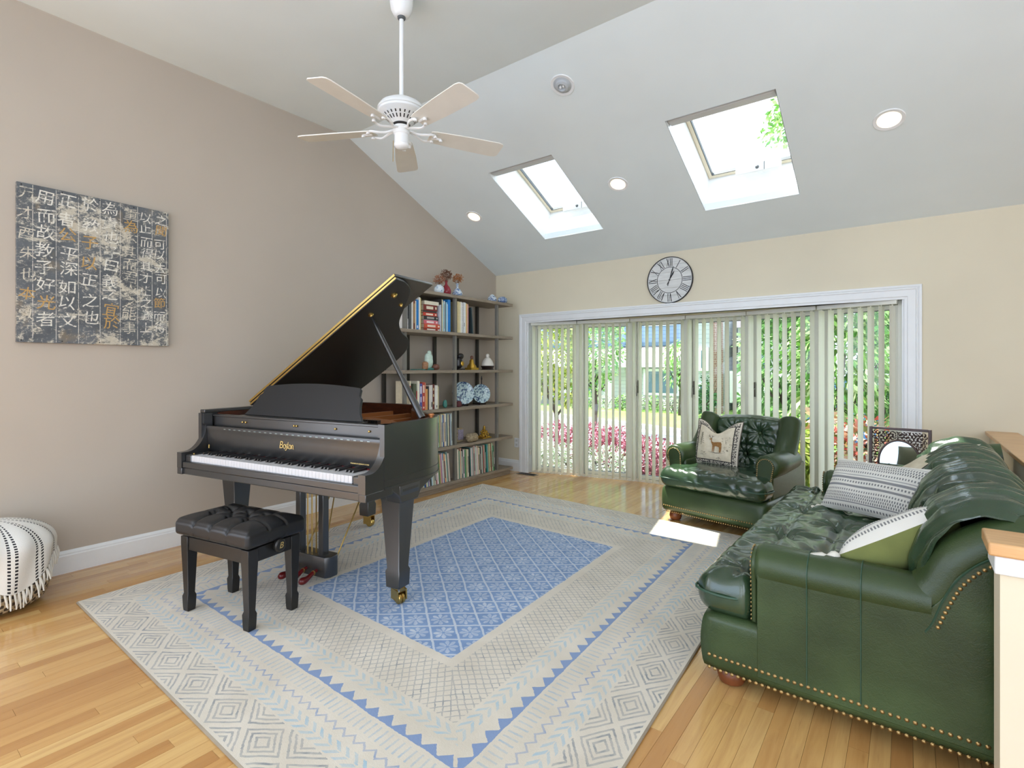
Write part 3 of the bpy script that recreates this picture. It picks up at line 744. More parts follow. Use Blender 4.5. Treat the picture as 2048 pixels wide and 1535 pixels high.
for x, s in ((BL, 1), (0, -1)):
    b = MB().lathe([(.012, 0), (.014, .012), (.030, .016), (.033, .022), (.033, .034), (.026, .040)], 20, T4((x+s*-.006, BW*.52, .372), (0, RAD(90*s), 0)))
    k = b.build('knob', m_ebony, bench, smooth=40)
    if s > 0:
        mesh_obj('knob_monogram', text_mesh('B', .042, .0004, shear=.25), m_gold, k, T4((x+.0345, BW*.52, .372), (RAD(90), 0, RAD(90))))
# ------------------------------------------------------------------ bookcase
def greywood():
    M = Mat('grey_weathered_wood', (.2, .17, .14), .55); g = M.noise(4, 6, .65, stretch=(14, 1.5, 14), dist=.6)
    M.col(M.ramp(g, [(.25, c8(116, 104, 90)), (.5, c8(146, 133, 117)), (.8, c8(168, 155, 138))])); return M.bump(g, .15, .001).m
m_shelf = greywood(); m_post = plain('dark_grey_post', c8(120, 117, 110), .45, var=.12)
m_postin = plain('dark_steel_post', c8(58, 55, 50), .4, .3, var=.1)
BX0, BX1, BY0, BY1 = XW+.012, -3.741, 3.22, 4.95
LV = [.085, .455, .845, 1.236, 1.628, 2.018]            # top surface of the base and the shelves
bc = thing('bookcase', 'tall open grey wood bookcase with dark posts against the taupe wall', 'bookcase', (0, 0, 0))
for i, z in enumerate(LV):
    if i == 0:
        MB().box(BX0, BX1-.02, BY0+.03, BY1-.03, 0, .055).build('plinth', m_shelf, bc, bevel=.003)
    MB().box(BX0, BX1, BY0, BY1, z-.032, z).build('shelf', m_shelf, bc, bevel=.004)
PY = [3.305, 3.99, 4.69]
for y in PY:
    for x, m_ in ((BX1-.055, m_post), (BX0+.02, m_postin)):
        for za, zb in zip(LV, LV[1:]):
            MB().box(x, x+.03, y-.016, y+.016, za, zb-.032).build('post', m_, bc)
b = MB()
for y in (3.62, 4.36): MB().box(BX0+.02, BX0+.035, y-.016, y+.016, LV[0], LV[5]-.033).build('back_strut', m_postin, bc)

# ------------------------------------------------------------------ books
_bm = {}
def book_mat(c, rough=.45):
    k = tuple(c)
    if k not in _bm: _bm[k] = plain('cover_%02x%02x%02x' % k, c8(*c), rough, var=.06, scale=30)
    return _bm[k]
m_pages = Mat('page_edges', c8(226, 218, 198), .8); _x = m_pages.xyz(); m_pages.bump(m_pages.noise(900, 1, stretch=(.1, 1, .1)), .3, .0005); m_pages = m_pages.m
CN = {}
def cname(c):
    r, g, b = c; mx, mn = max(c), min(c)
    if mx-mn < 26:
        return 'white' if mn > 205 else 'pale grey' if mn > 165 else 'grey' if mn > 95 else 'charcoal' if mn > 45 else 'black'
    if r >= g >= b:
        if r > 205 and g > 190: return 'cream'
        if r > 180 and g > 150: return 'tan'
        if r > 170 and g > 90: return 'orange'
        if r > 150: return 'red'
        return 'brown' if g > r*.45 else 'maroon'
    if r >= b > g: return 'pink' if r > 170 else 'purple'
    if b >= r > g: return 'violet'
    if g >= r and g >= b: return 'light green' if g > 150 else 'dark green'
    return 'light blue' if mx > 190 and r > 120 else 'blue' if mx > 140 else 'navy'
_o1 = ['', 'first', 'second', 'third', 'fourth', 'fifth', 'sixth', 'seventh', 'eighth', 'ninth', 'tenth', 'eleventh', 'twelfth', 'thirteenth', 'fourteenth', 'fifteenth', 'sixteenth', 'seventeenth', 'eighteenth', 'nineteenth']
ORD = _o1[1:]+['twentieth']+['twenty-'+q for q in _o1[1:10]]+['thirtieth']+['thirty-'+q for q in _o1[1:10]]+['fortieth']+['forty-'+q for q in _o1[1:10]]
def book(name, cat, label, group, t, h, d, c, loc, rot=(0, 0, 0), band=None, spiral=False, soft=False):
    """local: spine faces +x at x=0, thickness along y, height z"""
    r = thing(name, label, cat, loc, 0, group); r.rotation_euler = rot
    k = .0008 if soft else .0022
    MB().box(-d, -.001, 0, k, 0, h).box(-d, -.001, t-k, t, 0, h).box(-.003, 0, 0, t, 0, h).build('cover', book_mat(c), r)
    MB().box(-d+.004, -.0032, k+.0001, t-k-.0001, .003 if not soft else .0005, h-(.004 if not soft else .0008)).build('pages', m_pages, r)
    if band:
        b = MB()
        for z0, z1, w0 in band[1]: b.box(-.0002, .0006, t*w0, t*(1-w0), h*z0, h*z1)
        b.build('spine_print', book_mat(band[0]), r, kind='stuff')
    if spiral:
        for q in range(int(h/.0075)):
            pass
        b = MB()
        for q in range(28):
            z = .006+q*(h-.012)/27; b.lathe([(.0045, -.0009), (.0045, .0009)], 8, T4((.002, t*.5, z), (0, 0, 0)))
        b.build('spiral_binding', book_mat((30, 30, 32)), r, kind='stuff')
    return r
def row(shelf, y, x, items, where, name, cat, group, lean_from=None):
    seq = 0; n = len(items)
    for it in items:
        t, h, c = it[0], it[1], it[2]; d = it[3] if len(it) > 3 and it[3] else min(.24, h*.78); kw = it[4] if len(it) > 4 else {}
        lean = kw.get('lean', 0); lab = kw.get('lab') or '%s %s %s, %s from the left' % (cname(c), kw.get('kind', cat), where, ORD[seq])
        r = book(name, cat, lab, group, t, h, d, c, (x+kw.get('dx', 0), y+(h*math.sin(-lean) if lean < 0 else 0)*0, LV[shelf]+.0005), (-lean, 0, 0) if lean else (0, 0, 0), kw.get('band'), kw.get('spiral', False), kw.get('soft', False))
        y += t*(1/math.cos(lean) if lean else 1)+kw.get('gap', .0006); seq += 1
    return y
R_ = random.Random(11)
bt = lambda c: dict(band=(c, [(.62, .9, .2), (.3, .5, .3), (.06, .12, .25)]))
tl = lambda c: dict(band=(c, [(.2, .85, .3)]))
FX = BX1-.03
# upper book shelf, left bay (spines front)
row(4, 3.335, FX, [(.006, 0.275, (235, 232, 226), .2, dict(lab='black and white photo book behind the piano lid on upper shelf', band=((40, 40, 40), [(.35, .8, .1)]), gap=.012)),
    (.030, 0.281, (86, 88, 88)), (.02, 0.330, (225, 222, 214)), (.026, 0.292, (120, 70, 52), None, tl((190, 160, 110))), (.012, 0.275, (232, 226, 206)), (.032, 0.288, (28, 118, 186), None, dict(band=((230, 235, 240), [(.05, .14, .3)]))),
    (.020, 0.314, (228, 224, 214)), (.008, 0.308, (216, 190, 92))], 'standing on upper shelf left of the paperback stack', 'book', 'book', 'books on the upper shelf')
# lying stack
z = LV[4]+.0005; ys = 3.552
for i, (t, L, c, bc_) in enumerate([(.026, 0.226, (160, 58, 44), (235, 228, 216)), (.040, 0.220, (206, 84, 56), (240, 220, 200)), (.036, .195, (214, 108, 122), (240, 226, 220)), (.004, .19, (226, 222, 230), None),
        (.038, .195, (44, 42, 44), (170, 165, 160)), (.033, .19, (206, 70, 52), (240, 220, 200)), (.018, .18, (70, 60, 58), None), (.058, .185, (126, 46, 40), (226, 214, 190)), (.036, .195, (224, 216, 196), None)]):
    r = book('paperback', 'book', '%s paperback lying flat, %s from the bottom of the stack on upper shelf' % (cname(c), ORD[i]), 'paperbacks stacked flat on the upper shelf', t, L, .135, c, (FX-.012+R_.uniform(-.008, .008), ys+L+R_.uniform(-.004, .004), z), (RAD(90), 0, 0), ((bc_, [(.3, .8, .25), (.05, .15, .3)]) if bc_ else None))
    z += t+.0004
row(4, 3.768, FX, [(.012, 0.270, (214, 216, 226)), (.010, 0.330, (66, 62, 60)), (.013, 0.325, (228, 218, 178)), (.016, 0.297, (150, 186, 196)), (.013, 0.314, (206, 222, 228), None, dict(band=((70, 90, 110), [(.1, .9, .35)]))), (.010, 0.303, (56, 60, 62)), (.022, 0.303, (140, 190, 214)), (.006, 0.286, (240, 240, 238)),
    (.040, 0.335, (20, 122, 200), None, dict(lab='thick bright blue binder beside the middle post on upper shelf'))], 'standing on upper shelf right of the paperback stack', 'book', 'book', 'books on the upper shelf')
row(4, 4.018, FX, [(.034, 0.330, (212, 196, 150), None, dict(lab='thick tan book just right of the middle post on upper shelf')), (.018, 0.325, (226, 216, 178)), (.012, 0.330, (236, 234, 228)), (.022, 0.325, (236, 234, 230), None, dict(lab='white spiral bound notebook with black coil on upper shelf', spiral=True, gap=.006)),
    (.036, 0.328, (224, 226, 228), None, dict(lab='white ring binder with a small black mark on upper shelf', band=((24, 24, 26), [(.22, .34, .42)]))), (.016, 0.321, (222, 204, 150)), (.012, 0.315, (206, 128, 72)), (.010, 0.317, (224, 218, 206)), (.006, 0.308, (178, 64, 52))], 'standing on upper shelf in the right bay', 'book', 'book', 'books on the upper shelf')
book('book', 'book', 'dark teal book leaning at the end of the upper shelf row', 'books on the upper shelf', .012, .285, .2, (52, 70, 74), (FX, 4.262, LV[4]+.0015), (RAD(5), 0, 0))
# lower book row, left bay of the eye-level shelf below
row(2, 3.36, FX, [(.014, .285, (226, 214, 186), .2, dict(lab='book with a red disc on a cream and black cover on middle shelf', band=((212, 74, 50), [(.5, .85, .08)]), gap=.03)), (.04, .26, (84, 92, 74)), (.012, .19, (160, 40, 44)), (.03, .285, (236, 230, 210)), (.034, .26, (88, 92, 158), None, bt((220, 215, 230))),
    (.036, .272, (188, 74, 60), None, bt((236, 210, 190))), (.010, .268, (222, 150, 120)), (.024, .205, (222, 158, 92)), (.018, .23, (70, 66, 70)), (.026, .24, (222, 214, 206)), (.020, .245, (216, 214, 210), None, dict(band=((60, 70, 62), [(.1, .3, .2)]))), (.028, .25, (96, 40, 36), None, dict(band=((214, 190, 140), [(.2, .3, .3), (.5, .6, .3), (.75, .85, .3)]))),
    (.018, .24, (226, 224, 216)), (.024, .238, (232, 230, 222), None, dict(band=((40, 44, 40), [(.06, .16, .3)]))), (.014, .225, (214, 202, 160))], 'standing on middle shelf in the left bay', 'book', 'book', 'books on the middle shelf')
# record sleeves and sheet music
def sleeves(shelf, y0, y1, where, group, hmin, hmax, seed, lean, cols, cat='record sleeve'):
    r = random.Random(seed); y = y0; i = 0; used = {}
    while y < y1:
        t = r.choice((.007, .010, .013, .017, .023)); h = r.uniform(hmin, hmax); c = cols[i % len(cols)]
        c = tuple(max(12, min(246, int(v+r.uniform(-14, 14)))) for v in c); ln = lean*(1+y-y1)
        lab = '%s sleeve, %s from the left %s' % (cname(c), ORD[i], where)
        book('record_sleeve', cat, lab, group, t, h, min(.28, h*.95), c, (FX+.01-r.uniform(0, .012), y, LV[shelf]+.0015), (ln, 0, 0), soft=True,
             band=(((214, 206, 196) if sum(c) < 380 else (70, 74, 90), [(.15, .75, .25)]) if r.random() < .45 else None))
        y += t/math.cos(ln)+r.uniform(.001, .003); i += 1
COLS = [(222, 216, 204), (196, 190, 180), (150, 60, 48), (230, 226, 214), (86, 150, 96), (206, 196, 132), (178, 138, 160), (226, 222, 212), (28, 92, 166), (214, 178, 120), (236, 232, 226), (120, 140, 156), (222, 200, 190), (60, 58, 60), (206, 210, 216)]
COL2 = [(226, 220, 210), (40, 110, 86), (230, 226, 220), (222, 176, 150), (206, 200, 190), (46, 44, 50), (226, 220, 208), (92, 160, 120), (166, 72, 58), (218, 190, 180), (226, 224, 218), (30, 28, 32), (52, 138, 124), (236, 232, 224), (178, 180, 186), (200, 186, 160), (226, 206, 196), (150, 76, 62), (206, 222, 206)]
sleeves(1, 3.40, 3.925, 'in second lowest shelf', 'sleeves on the second lowest shelf', .315, .335, 3, .03, COLS)
sleeves(0, 3.42, 3.90, 'in bottom shelf left bay', 'sleeves on the bottom shelf', .28, .31, 5, .10, COLS)
sleeves(0, 4.02, 4.63, 'in bottom shelf right bay', 'sleeves on the bottom shelf', .285, .322, 6, .07, COL2)

# ------------------------------------------------------------------ ornaments on the bookcase
def porcelain(name, scale=26, dens=.55):
    M = Mat(name, (.8, .85, .9), .12); f = M.noise(scale, 4, .7, dist=2.2)
    return M.col(M.ramp(f, [(dens-.07, c8(222, 232, 238)), (dens, c8(120, 150, 190)), (dens+.06, c8(38, 66, 130)), (dens+.2, c8(60, 96, 150))])).m
m_porc = porcelain('blue_white_porcelain', 30, .54); m_porc2 = porcelain('blue_white_porcelain_dense', 42, .48)
m_porc3 = porcelain('pale_blue_porcelain', 18, .6)
m_maroon = plain('maroon_glaze', c8(150, 42, 56), .15, var=.1)
ZT = LV[5]+.0005
def vase(prof, m, label, x, y, name='vase'):
    v = thing(name, label, 'vase', (x, y, ZT), 0, 'vases on top of the bookcase')
    p = [tuple(q) for q in catmull(prof, 5)]; inner = [(max(r-.004, .001), z) for r, z in reversed(p) if z > .01]
    fix_normals(MB().lathe(p+inner, 28).build('body', m, v, smooth=60)); return v
m_dry = plain('dried_petals', c8(168, 112, 82), .9, var=.35, scale=40); m_dry2 = plain('dried_orange_petals', c8(186, 120, 66), .9, var=.35, scale=40); m_dry3 = plain('dried_brown_petals', c8(122, 84, 64), .9, var=.35, scale=40)
def dried(v, z0, cz, r0, n, m, seed):
    r = random.Random(seed); b = MB(); st = MB()
    for k in range(n):
        th = r.uniform(0, 6.283); ph = math.acos(r.uniform(-.75, 1)); R = r0*r.uniform(.55, 1); c = Vector((R*math.sin(ph)*math.cos(th), R*math.sin(ph)*math.sin(th), cz+R*math.cos(ph)*.85))
        if k % 6 == 0: st.tube([(0, 0, z0), (c.x*.4, c.y*.4, lerp(z0, c.z, .5)), tuple(c)], .0008, 4, cap=False)
        for q in range(4):
            a = Vector((r.uniform(-1, 1), r.uniform(-1, 1), r.uniform(-1, 1))).normalized(); e = a.orthogonal().normalized(); f = a.cross(e); s_ = r.uniform(.005, .009)
            b.add([c, c+e*s_*.6+a*s_*.6, c+a*s_*1.5, c+f*s_*.6+a*s_*.6], [(0, 1, 2, 3)])
    b.build('dried_flowers', m, v, kind='stuff'); st.build('stems', m_dry3, v, kind='stuff')
v = vase([(.022, 0), (.042, .012), (.054, .045), (.046, .078), (.026, .092), (.028, .10)], m_porc3, 'pale blue-white round jar with dried flowers, leftmost on top of bookcase', -3.87, 3.85); dried(v, .06, .155, .062, 150, m_dry, 1)
v = vase([(.024, 0), (.046, .022), (.052, .055), (.036, .095), (.014, .125), (.012, .15), (.016, .165)], m_maroon, 'maroon bottle vase with dried flowers on top of the bookcase', -3.90, 3.985); dried(v, .12, .225, .072, 200, m_dry3, 2)
v = vase([(.024, 0), (.050, .020), (.054, .048), (.034, .082), (.015, .10), (.013, .135), (.019, .15)], m_porc, 'blue and white bottle vase with orange dried flowers on bookcase', -3.87, 4.125); dried(v, .12, .205, .062, 170, m_dry2, 3)
v = vase([(.03, 0), (.047, .012), (.054, .04), (.046, .07), (.03, .08), (.03, .084)], m_porc, 'small lidded blue and white jar at the far end of bookcase top', -3.885, 4.735, 'porcelain_jar')
MB().lathe([(.031, .084), (.030, .090), (.014, .098), (.006, .104)], 20).build('lid', m_porc3, v, smooth=60)
vase([(.03, 0), (.05, .010), (.058, .035), (.05, .062), (.032, .074), (.030, .078)], m_porc2, 'dense blue patterned porcelain bowl at the far end of bookcase top', -3.82, 4.845, 'porcelain_bowl')
Z3 = LV[3]+.0005
def fig(name, label, cat, x, y, z, parts, sc=1.0):
    t = thing(name, label, cat, (x, y, z)); t.scale = (sc,)*3
    for nm, b, m in parts: fix_normals(b.build(nm, m, t, smooth=60))
    return t
def blob(c, h, n=8, seed=0, amp=0):
    r = random.Random(seed); ph = [r.uniform(0, 6) for _ in range(6)]
    def dsp(p, nn):
        q = np.array(p)-np.array(c); k = 1+amp*(math.sin(q[0]*90+ph[0])+math.sin(q[1]*80+ph[1])+math.sin(q[2]*100+ph[2]))
        o = np.array(c)+q*k; o[2] = max(o[2], 0); return o
    return MB().rbox(c, h, min(h)*.98, (n, n, n), dsp)
m_jade = plain('pale_jade', c8(198, 220, 206), .25, var=.12, scale=40); m_brownst = plain('brown_stone', c8(112, 72, 58), .4, var=.25, scale=60); m_darkbase = plain('dark_wood_stand', c8(34, 24, 22), .35, var=.1)
m_tanst = plain('tan_stone', c8(164, 120, 86), .5, var=.3, scale=60); m_goldf = plain('gilt', c8(198, 158, 66), .3, .8, var=.15, scale=50); m_ivory2 = plain('ivory_porcelain', c8(222, 216, 206), .25, var=.05); m_turq = plain('turquoise_beads', c8(64, 128, 118), .35, var=.25, scale=90); m_blk = plain('black_stone', c8(24, 22, 24), .3, var=.2)
fig('jade_figurine', 'pale jade carved figurine on a green stand on eye-level shelf', 'figurine', -3.83, 3.665, Z3, [('body', blob((0, 0, .075), (.032, .036, .06), 10, 3, .04), m_jade), ('head', blob((0, .004, .138), (.016, .018, .022), 8, 4, .03), m_jade), ('stand', MB().lathe([(.042, 0), (.046, .008), (.04, .016)], 18), m_turq)], 1.22)
fig('tan_pebble', 'tan carved stone beside the jade figurine', 'stone', -3.81, 3.60, Z3, [('body', blob((0, 0, .036), (.024, .026, .036), 8, 5, .05), m_tanst)], 1.22)
fig('brown_pebble', 'round brown stone right of the jade figurine', 'stone', -3.80, 3.735, Z3, [('body', blob((0, 0, .026), (.028, .030, .026), 8, 6, .03), m_brownst)], 1.22)
b = MB(); nk = thing('bead_necklace', 'string of turquoise beads lying along the eye-level shelf', 'necklace', (0, 0, 0))
for k in range(46):
    y = 3.40+k*.0042*1.0; x = -3.80+.014*math.sin(k*.5); b.add([], []); b.rbox((x, y, Z3+.006), (.005, .005, .005), .0049, (3, 3, 3))
b.build('bead_string', m_turq, nk, kind='stuff')
fig('bear_figurine', 'black carved animal figurine with gold belly beside the middle post', 'figurine', -3.80, 4.065, Z3, [('body', blob((0, 0, .06), (.034, .036, .05), 10, 7, .03), m_blk), ('head', blob((.012, .012, .118), (.026, .03, .026), 8, 8, .04), m_blk), ('belly', blob((.024, .018, .055), (.016, .02, .022), 8, 9, .02), m_goldf), ('stand', MB().box(-.035, .04, -.04, .045, 0, .012), m_darkbase)], 1.22)
fig('gilt_figurine', 'gold seated figurine on a square gold base on eye-level shelf', 'figurine', -3.85, 4.335, Z3, [('base', MB().prism([(-.04, -.05), (.04, -.05), (.04, .05), (-.04, .05)], 0, .02), m_goldf), ('body', MB().lathe([(.045, .02), (.042, .035), (.022, .06), (.02, .085), (.008, .10)], 14), m_goldf), ('head', blob((0, 0, .112), (.014, .014, .018), 6, 2, .03), m_brownst)], 1.22)
fig('white_figurine', 'white seated porcelain figure on a black carved stand on eye-level shelf', 'figurine', -3.82, 4.572, Z3, [('stand', MB().lathe([(.062, 0), (.052, .012), (.056, .022), (.066, .034), (.058, .038)], 20), m_darkbase), ('body', MB().lathe([(.06, .038), (.058, .056), (.046, .085), (.03, .105), (.012, .118)], 18), m_ivory2), ('head', blob((0, 0, .13), (.018, .018, .02), 8, 1, .02), m_ivory2)], 1.22)
Z2 = LV[2]+.0005
def plate(y, x, r, label, m):
    t = thing('display_plate', label, 'plate', (x, y, Z2), 0, 'plates on the middle shelf'); M = T4((0, 0, r*math.cos(.2)+.013)) @ T4((0, 0, 0), (0, RAD(78), 0)) 
    fix_normals(MB().lathe([(.001, 0), (r*.55, 0), (r*.62, .004), (r, .020), (r, .023), (r*.6, .010), (.001, .006)], 40, T4((0, 0, r*.98+.014)) @ T4((0, 0, 0), (0, RAD(78), RAD(-28)))).build('plate', m, t, smooth=40))
    b = MB().box(-.07, .035, -.05, -.044, 0, .012).box(-.07, .035, .044, .05, 0, .012).box(.03, .036, -.05, -.044, .01, .03).box(.03, .036, .044, .05, .01, .03).box(-.07, -.064, -.05, .05, 0, .10)
    b.build('easel', m_darkbase, t); return t
def plate_mat(name, seed):
    M = Mat(name, (.6, .7, .75), .12); f = M.noise(13+seed, 4, .6, dist=3); 
    return M.col(M.ramp(f, [(.44, c8(196, 216, 218)), (.52, c8(150, 178, 190)), (.56, c8(40, 66, 110)), (.64, c8(30, 48, 92)), (.7, c8(190, 210, 214))])).m
plate(4.20, -3.86, .125, 'larger blue and white painted plate on an easel, left of the pair', plate_mat('plate_glaze', 0))
plate(4.475, -3.84, .108, 'smaller blue and white painted plate on an easel, right of the pair', plate_mat('plate_glaze_fine', 3))
fig('coral_ornament', 'small dark red branching ornament beside the left plate', 'ornament', -3.80, 4.075, Z2, [('body', blob((0, 0, .03), (.022, .03, .03), 12, 21, .1), plain('dark_red_coral', c8(96, 44, 48), .6, var=.3, scale=60))])
fig('wand_ornament', 'slim black stick ornament standing behind the right plate', 'ornament', -3.95, 4.62, Z2, [('body', MB().lathe([(.014, 0), (.014, .012), (.006, .02), (.006, .27), (.010, .285), (.003, .32)], 10), m_blk)])
fig('green_ornament', 'small dark green ornament at the right end of the middle shelf books', 'ornament', -3.80, 3.86, Z2, [('body', blob((0, 0, .04), (.02, .022, .04), 10, 31, .08), m_turq)])
Z1 = LV[1]+.0005
def geode():
    M = Mat('geode_crust', c8(158, 140, 112), .8); f = M.noise(50, 4); M.col(M.ramp(f, [(.3, c8(118, 100, 76)), (.7, c8(186, 170, 140))])).bump(f, .8, .006); return M.m
m_geo = geode(); m_ame = plain('amethyst_crystals', c8(150, 140, 158), .2, var=.35, scale=120)
fig('geode_cup', 'upright half geode with pale purple crystals on second lowest shelf', 'geode', -3.865, 4.15, Z1, [('crust', blob((0, 0, .078), (.024, .055, .078), 14, 12, .03), m_geo), ('crystal', blob((.012, 0, .08), (.018, .040, .058), 14, 14, .06), m_ame)])
fig('geode_stone', 'rough round geode stone lying on second lowest shelf', 'geode', -3.775, 4.25, Z1, [('crust', blob((0, 0, .046), (.05, .085, .046), 14, 13, .03), m_geo)])
def pyr():
    b = MB(); r = random.Random(8)
    for k in range(60):
        h = r.random()**1.3; w = .072*(1-h); x, y = r.uniform(-w, w)*.6, r.uniform(-w, w); b.rbox((x, y, .012+h*.12), (.011, .012, .012), .011, (3, 3, 3))
    b.box(-.045, .045, -.075, .075, 0, .014); return b
fig('gold_cluster', 'gold pyramid-shaped cluster ornament on second lowest shelf', 'ornament', -3.86, 4.56, Z1, [('body', pyr(), m_goldf)])
# floor register and wall outlets
fv = thing('floor_register', 'wooden floor vent beside the bookcase end', 'floor vent', (-3.58, 5.02, .0005))
MB().box(-.13, .13, -.05, .05, 0, .004).build('frame', m_shelf, fv, bevel=.001)
for k in range(9): MB().box(-.115, .115, -.04+k*.0095, -.036+k*.0095, .004, .0055).build('slat', m_darkbase, fv)
def outlet(name, label, M):
    t = thing(name, label, 'outlet'); t.matrix_world = M
    MB().box(-.035, .035, 0, .006, -.057, .057).build('cover_plate', m_white, t, bevel=.002)
    for z in (-.025, .025): MB().box(-.015, .015, .006, .008, z-.014, z+.014).build('socket', plain('socket_white', c8(205, 205, 200), .4, var=0), t, bevel=.003)
    return t
outlet('wall_outlet', 'white wall outlet plate between bookcase and window casing', T4((-3.80, YW, .347), (0, 0, RAD(180))))
# ------------------------------------------------------------------ vertical blind in the bow
m_vane = Mat('blind_vane', c8(232, 230, 214), .55); m_vane.b.inputs['Transmission Weight'].default_value = 0; m_vane = m_vane.m
vb = thing('vertical_blind', 'white vertical blind with open vanes following the bow window', 'blind')
NB = [(x, y-.085 if 0 < i < 6 else y-.045) for i, (x, y) in enumerate(BOW)]
NB[0] = (NB[0][0]+.03, NB[0][1]); NB[6] = (NB[6][0]-.03, NB[6][1])
for k in range(6):
    (xa, ya), (xb, yb) = NB[k], NB[k+1]; L = math.hypot(xb-xa, yb-ya); an = math.atan2(yb-ya, xb-xa)
    MB().box(.004, L-.004, -.022, .022, OPZ-.036, OPZ-.001, T4((xa, ya, 0), (0, 0, an))).build('headrail', m_vinyl, vb, bevel=.003)
v0 = None; R_ = random.Random(2)
EX = [4, 3, 3, 4, 8, 15]
for k in range(6):
    (xa, ya), (xb, yb) = NB[k], NB[k+1]; L = math.hypot(xb-xa, yb-ya); an = math.atan2(yb-ya, xb-xa); n = 8
    for i in range(n):
        f = (i+.5)/n; x = lerp(xa, xb, f); y = lerp(ya, yb, f); th = an+RAD(90)-RAD(EX[k])*1+RAD(R_.uniform(-4, 4))
        if v0 is None:
            b = MB(); prof = [(-.0445, 0), (-.022, .0035), (0, .0045), (.022, .0035), (.0445, 0)]; m_ = len(prof)
            vs = [(a, c+o_, z) for z in (.028, OPZ-.045) for o_ in (-.0006, .0006) for a, c in prof]
            fs = []
            for q in range(m_-1): fs += [(q, q+1, 2*m_+q+1, 2*m_+q), (m_+q+1, m_+q, 3*m_+q, 3*m_+q+1)]
            fs += [(0, 2*m_, 3*m_, m_), (m_-1, 2*m_-1, 4*m_-1, 3*m_-1)]
            b.add(vs, fs); b.box(-.004, .004, -.003, .003, OPZ-.046, OPZ-.036)
            v0 = fix_normals(b.build('vane', m_vane, vb, smooth=40)); v0.location = (x, y, 0); v0.rotation_euler = (0, 0, th)
        else: inst(v0, vb, (x, y, 0), (0, 0, th))
b = MB().tube([(NB[0][0]+.012, NB[0][1]-.028, OPZ-.04), (NB[0][0]+.012, NB[0][1]-.03, .28)], .0022, 5); b.rbox((NB[0][0]+.012, NB[0][1]-.03, .25), (.008, .008, .03), .007, (4, 4, 6))
b.build('pull_chain', m_vinyl, vb)

# ------------------------------------------------------------------ wall clock
ck = thing('wall_clock', 'round white plank wall clock with black Roman numerals above the window', 'clock', (-1.89, YW, 2.134)); ck.rotation_euler = (RAD(90), 0, 0)
CR = .232
m_iron = plain('black_iron', c8(26, 26, 28), .5, var=.1)
M = Mat('whitewashed_planks', (.7, .7, .7), .7); g = M.noise(6, 5, .6, stretch=(1.2, 14, 4)); M.col(M.ramp(g, [(.25, c8(186, 188, 186)), (.45, c8(216, 217, 214)), (.75, c8(228, 229, 226))])); m_plank = M.m
for k in range(6):
    y0 = -CR+k*2*CR/6+.0008; y1 = -CR+(k+1)*2*CR/6-.0008; n = 10
    hw = lambda y: math.sqrt(max(1e-6, (CR-.004)**2-y*y))
    ys = [lerp(y0, y1, i/n) for i in range(n+1)]
    poly = [(hw(max(-CR+.0045, min(CR-.0045, y))), y) for y in ys]+[(-hw(max(-CR+.0045, min(CR-.0045, y))), y) for y in reversed(ys)]
    MB().prism(poly, .002, .016).build('face_plank', m_plank, ck)
def ringm(r0, r1, z0, z1, n=64): return MB().lathe([(r0, z0), (r1, z0), (r1, z1), (r0, z1), (r0, z0)], n)
fix_normals(ringm(CR-.007, CR, .001, .024).build('rim', m_iron, ck, smooth=40)); fix_normals(ringm(.125, .130, .016, .0175).build('inner_ring', m_iron, ck, smooth=40))
def numeral(s, ang):
    b = MB(); r0, r1 = .134, .215; wd = {'I': .016, 'V': .032, 'X': .034}; tot = sum(wd[c] for c in s); x = -tot/2; Mr = Matrix.Rotation(-ang, 4, 'Z')
    def bar(xa, xb, w=.006):
        b.add([(xa-w/2, r0, .0165), (xa+w/2, r0, .0165), (xb+w/2, r1, .0165), (xb-w/2, r1, .0165), (xa-w/2, r0, .0178), (xa+w/2, r0, .0178), (xb+w/2, r1, .0178), (xb-w/2, r1, .0178)], [(4, 5, 6, 7), (0, 1, 5, 4), (1, 2, 6, 5), (2, 3, 7, 6), (3, 0, 4, 7), (3, 2, 1, 0)], Mr)
    for c in s:
        w = wd[c]; m = x+w/2
        if c == 'I': bar(m, m)
        elif c == 'V': bar(m, m-w*.36, .007); bar(m, m+w*.36, .004)
        else: bar(m+w*.36, m-w*.36, .007); bar(m-w*.36, m+w*.36, .004)
        x += w
    return b
for i, s in enumerate(['XII', 'I', 'II', 'III', 'IIII', 'V', 'VI', 'VII', 'VIII', 'IX', 'X', 'XI']): numeral(s, i*math.pi/6).build('numeral', m_iron, ck)
def hand(L, tail, w, ang, z):
    return MB().prism([(-w*.5, -tail), (w*.5, -tail), (w*.35, 0), (w, L*.72), (0, L), (-w, L*.72), (-w*.35, 0)], z, z+.0015, Matrix.Rotation(-ang, 4, 'Z'))
hand(.145, .06, .006, RAD(17), .0205).build('minute_hand', m_iron, ck); hand(.10, .05, .007, RAD(29), .0185).build('hour_hand', m_iron, ck)
MB().lathe([(.008, .0178), (.008, .024)], 12).build('hub', m_iron, ck)

